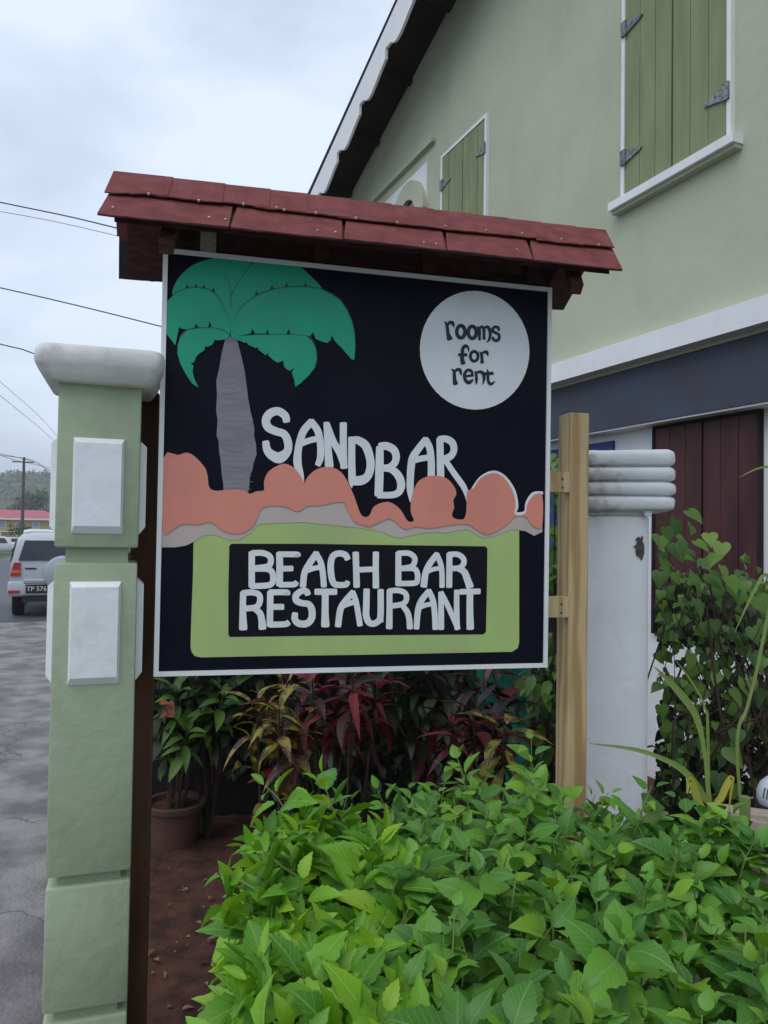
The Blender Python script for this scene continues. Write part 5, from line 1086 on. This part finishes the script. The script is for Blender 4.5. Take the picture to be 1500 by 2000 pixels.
# ------------------------------------------------------------------ street: house, pole, wires, trees, hill
hq = atY(30, 1040, 150); gzh = gz(160)
HB = basis((hq.x, hq.y, gzh), 66)
hs = empty('yellow_house', HB @ Vector((0, 0, 0)), 'two-storey yellow house with a pinkish red hipped roof far down the street', 'house')
hx0, hx1 = -14, 9.0; hz = 5.3; rz_ = 7.0
MB(HB).box(hx0, hx1, 0, 9, -.5, 2.6).build('lower_wall', 'house_yellow', hs)
MB(HB).box(hx0, hx1 - .01, .01, 9, 2.75, hz).build('upper_wall', 'house_yellow', hs)
MB(HB).box(hx0 - .2, hx1 + .2, -1.1, 9.1, 2.6, 2.75).build('balcony_floor', 'white_trim', hs)
for x_ in [hx0 + .2 + i * 2.8 for i in range(9)]: MB(HB).box(x_, x_ + .14, -1.05, -.93, -.3, 2.6).build('porch_post', 'white_trim', hs)
b_ = MB(HB); e = .8
b_.add([(hx0 - e, -1.5, hz - .1), (hx1 + e, -1.5, hz - .1), (hx1 + e, 10, hz - .1), (hx0 - e, 10, hz - .1), (hx0 + 4, 4.2, rz_), (hx1 - 4, 4.2, rz_)], [(0, 1, 5, 4), (1, 2, 5), (2, 3, 4, 5), (3, 0, 4), (3, 2, 1, 0)])
b_.build('roof', 'roof_red', hs)
MB(HB).box(hx0 - e, hx1 + e, -1.6, -1.45, hz - .32, hz - .02).build('fascia', 'white_trim', hs)
for x_ in [-12, -9, -6, -3, 0, 3, 6]:
    wn = MB(HB).box(x_, x_ + 1.3, -.06, .02, 3.3, 4.7).build('window', 'white_trim', hs); MB(HB).box(x_ + .12, x_ + 1.18, -.08, -.055, 3.42, 4.58).build('pane', 'pane_blue', wn)
    wn = MB(HB).box(x_, x_ + 1.2, -.05, .01, .2, 2.2).build('door', 'soffit' if x_ in (-6, 3) else 'house_yellow', hs)
pq = atY(43, 1040, 85); pz0 = gz(92)
pt = atY(44, 893, 85)
up_ = empty('utility_pole', (pq.x, pq.y, pz0), 'wooden utility pole with crossarm far along the street', 'pole')
MB().tube([(pq.x, pq.y, pz0 - .1), (pq.x, pq.y, pt.z)], [.20, .14], 10).build('shaft', 'pole', up_, smooth='auto')
ca_ = Vector((.93, .38, 0)); arm = Vector((pq.x, pq.y - .2, pt.z - .55))
MB().tube([arm - ca_ * 1.1, arm + ca_ * 1.1], .07, 6).build('crossarm', 'pole', up_)
for k_ in (-1, -.5, .5, 1): MB().tube([arm + ca_ * k_ + Vector((0, 0, .06)), arm + ca_ * k_ + Vector((0, 0, .22))], .05, 6).build('insulator', 'white_trim', up_)
def wire(pts, rad, label, group=None):
    b_ = MB(); b_.tube(crom([tuple(p) for p in pts], False, 8), rad, 5); tag(b_.build('overhead_wire', 'wire'), label, 'wire', group)
wire([atY(-400, 312, 11), atY(0, 395, 10.5), atY(222, 444, 10.3), atY(655, 560, 10.35)], .009, 'thick overhead wire running to the wall above the second shingle course')
wire([atY(-400, 350, 11), atY(0, 413, 10.5), atY(222, 459, 10.3), atY(655, 566, 10.35)], .004, 'thin overhead wire just below the thickest one')
wire([atY(-400, 480, 10), atY(0, 562, 10), atY(312, 637, 10), atY(655, 730, 10.35)], .008, 'overhead wire passing behind the palm painting')
wire([atY(-300, 600, 10), atY(0, 672, 10), atY(70, 692, 10), atY(280, 775, 10), atY(655, 860, 10.35)], .008, 'overhead wire passing behind the white pillar cap')
for i, (ya, yb) in enumerate(((745, 838), (772, 856))):
    wire([atY(-300, ya - 260, 14), atY(0, ya, 30), atY(100, yb, 45), atY(150, 905 + 4 * i, 80)], .010, 'faint thin wire descending toward the far pole', 'faint wires above the far pole')
for i, k_ in enumerate((-1, .5, 1)):
    s_ = arm + ca_ * k_ + Vector((0, 0, .24))
    wire([atY(-200, 845 + 8 * i, 60), atY(-60, 868 + 8 * i, 75), s_, atY(110, 918 + 6 * i, 110), atY(200, 950, 150)], .028, 'distant wire strung on the far pole crossarm', 'wires on the far pole')
# trees down the street
kt = [leafgeo(.6, 0, .1, .2, 4, 'ovate'), leafgeo(.5, 0, .2, .3, 4, 'ovate')]
def tree(label, px, py_top, Y, rad, zbase, n, cat='tree', size=.8, palm=False):
    q = atY(px, py_top, Y); h = q.z - zbase; th = empty('tree', (q.x, q.y, zbase), label, cat); cz = q.z - rad * .8
    t_ = MB(); t_.tube([(q.x, q.y, zbase - .2), (q.x + .1, q.y, zbase + h * .4), (q.x, q.y, cz)], [rad * .10, rad * .08, rad * .05], 8)
    for k_ in range(5):
        a = k_ * 1.3; t_.tube([(q.x, q.y, cz - rad * .5), (q.x + rad * .4 * math.cos(a), q.y + rad * .4 * math.sin(a), cz), (q.x + rad * .7 * math.cos(a), q.y + rad * .7 * math.sin(a), cz + rad * .4)], [rad * .04, rad * .03, rad * .01], 5)
    t_.build('trunk', 'bark', th); cr = MB(); cr.uv = []
    cl = [Vector((random.gauss(0, .45), random.gauss(0, .45), random.gauss(0, .35))) * rad for _ in range(11)]
    for _ in range(n):
        c = random.choice(cl); v = rv(1).normalized() * rad * .42 * random.random() ** .4; p = Vector((q.x, q.y, cz)) + c + v
        d = (v + rv(rad * .3)).normalized(); nr = rv(1) + Vector((0, 0, .8)); x_ = d.cross(nr).normalized(); nr = x_.cross(d)
        vs_, fs_, uv_ = random.choice(kt); sz = size * random.uniform(.6, 1.3)
        cr.add([p + (x_ * a[0] + d * a[1] + nr * a[2]) * sz for a in vs_], fs_); cr.uv += uv_
    cr.build('crown', 'tree_leaf', th, kind='stuff')
tree('rounded tree rising behind the yellow house', 70, 960, 175, 3.2, gz(185), 900, size=.7)
tree('low dark tree beside the yellow house roof', 92, 985, 172, 3.4, gz(185), 700, size=.7)
tree('small dark tree behind the house roof next to the pole', 38, 985, 178, 2.6, gz(185), 500, size=.7)
tree('dark bush growing at the foot of the far pole', 43, 1022, 86, .95, gz(92), 500, cat='bush', size=.25)
# hill
b_ = MB(); nx, ny = 150, 36; vs = []
for i in range(nx + 1):
    for j in range(ny + 1):
        x_ = -520 + 760 * i / nx; y_ = 300 + 330 * j / ny
        prof_ = math.sin(min(1, (y_ - 300) / 170) * math.pi / 2); ridge = 31 + 9 * noise.noise(Vector((x_ * .012, 0, 5))) + 5 * noise.noise(Vector((x_ * .04, 2, 1)))
        tilt = 1 + .0016 * (-190 - x_) if x_ > -190 else 1.0
        z_ = gz(400) + prof_ * max(10, ridge * tilt) + 3.0 * noise.noise(Vector((x_ * .13, y_ * .13, 0))) * prof_ + 2.0 * abs(noise.noise(Vector((x_ * .35, y_ * .35, 3)))) * prof_
        vs.append((x_, y_, z_ - (2 if j == 0 else 0)))
b_.add(vs, [(i * (ny + 1) + j, (i + 1) * (ny + 1) + j, (i + 1) * (ny + 1) + j + 1, i * (ny + 1) + j + 1) for i in range(nx) for j in range(ny)])
tag(b_.build('hill', 'hill', smooth=True), kind='structure')
cr = MB(); cr.uv = []
for _ in range(9000):
    x_ = random.uniform(-320, -100); y_ = random.uniform(305, 480)
    i = (x_ + 520) / 760 * nx; j = (y_ - 300) / 330 * ny; zb_ = vs[int(i) * (ny + 1) + int(j)][2]
    p = Vector((x_, y_, zb_ + random.uniform(-.5, 2.2))); d = rv(1).normalized(); nr = Vector((0, -.4, 1)) + rv(.8); q_ = d.cross(nr).normalized(); nr = q_.cross(d)
    a_, f_, u2 = kt[0]; sz = random.uniform(1.5, 3.2); cr.add([p + (q_ * a[0] + d * a[1] + nr * a[2]) * sz for a in a_], f_); cr.uv += u2
tag(cr.build('hill_woods', 'tree_leaf'), 'far wooded hillside beyond the yellow house', 'woods', kind='stuff')
# haze
hm = bpy.data.materials.new('haze'); hm.use_nodes = True; hm.node_tree.nodes.clear()
ho = hm.node_tree.nodes.new('ShaderNodeOutputMaterial'); hv = hm.node_tree.nodes.new('ShaderNodeVolumePrincipled')
hv.inputs['Color'].default_value = (.88, .92, .97, 1); hv.inputs['Density'].default_value = .0009; hm.node_tree.links.new(hv.outputs[0], ho.inputs['Volume'])
M['haze'] = hm
tag(MB().box(-900, 900, -120, 1700, -4, 60).build('haze', 'haze'), kind='stuff')
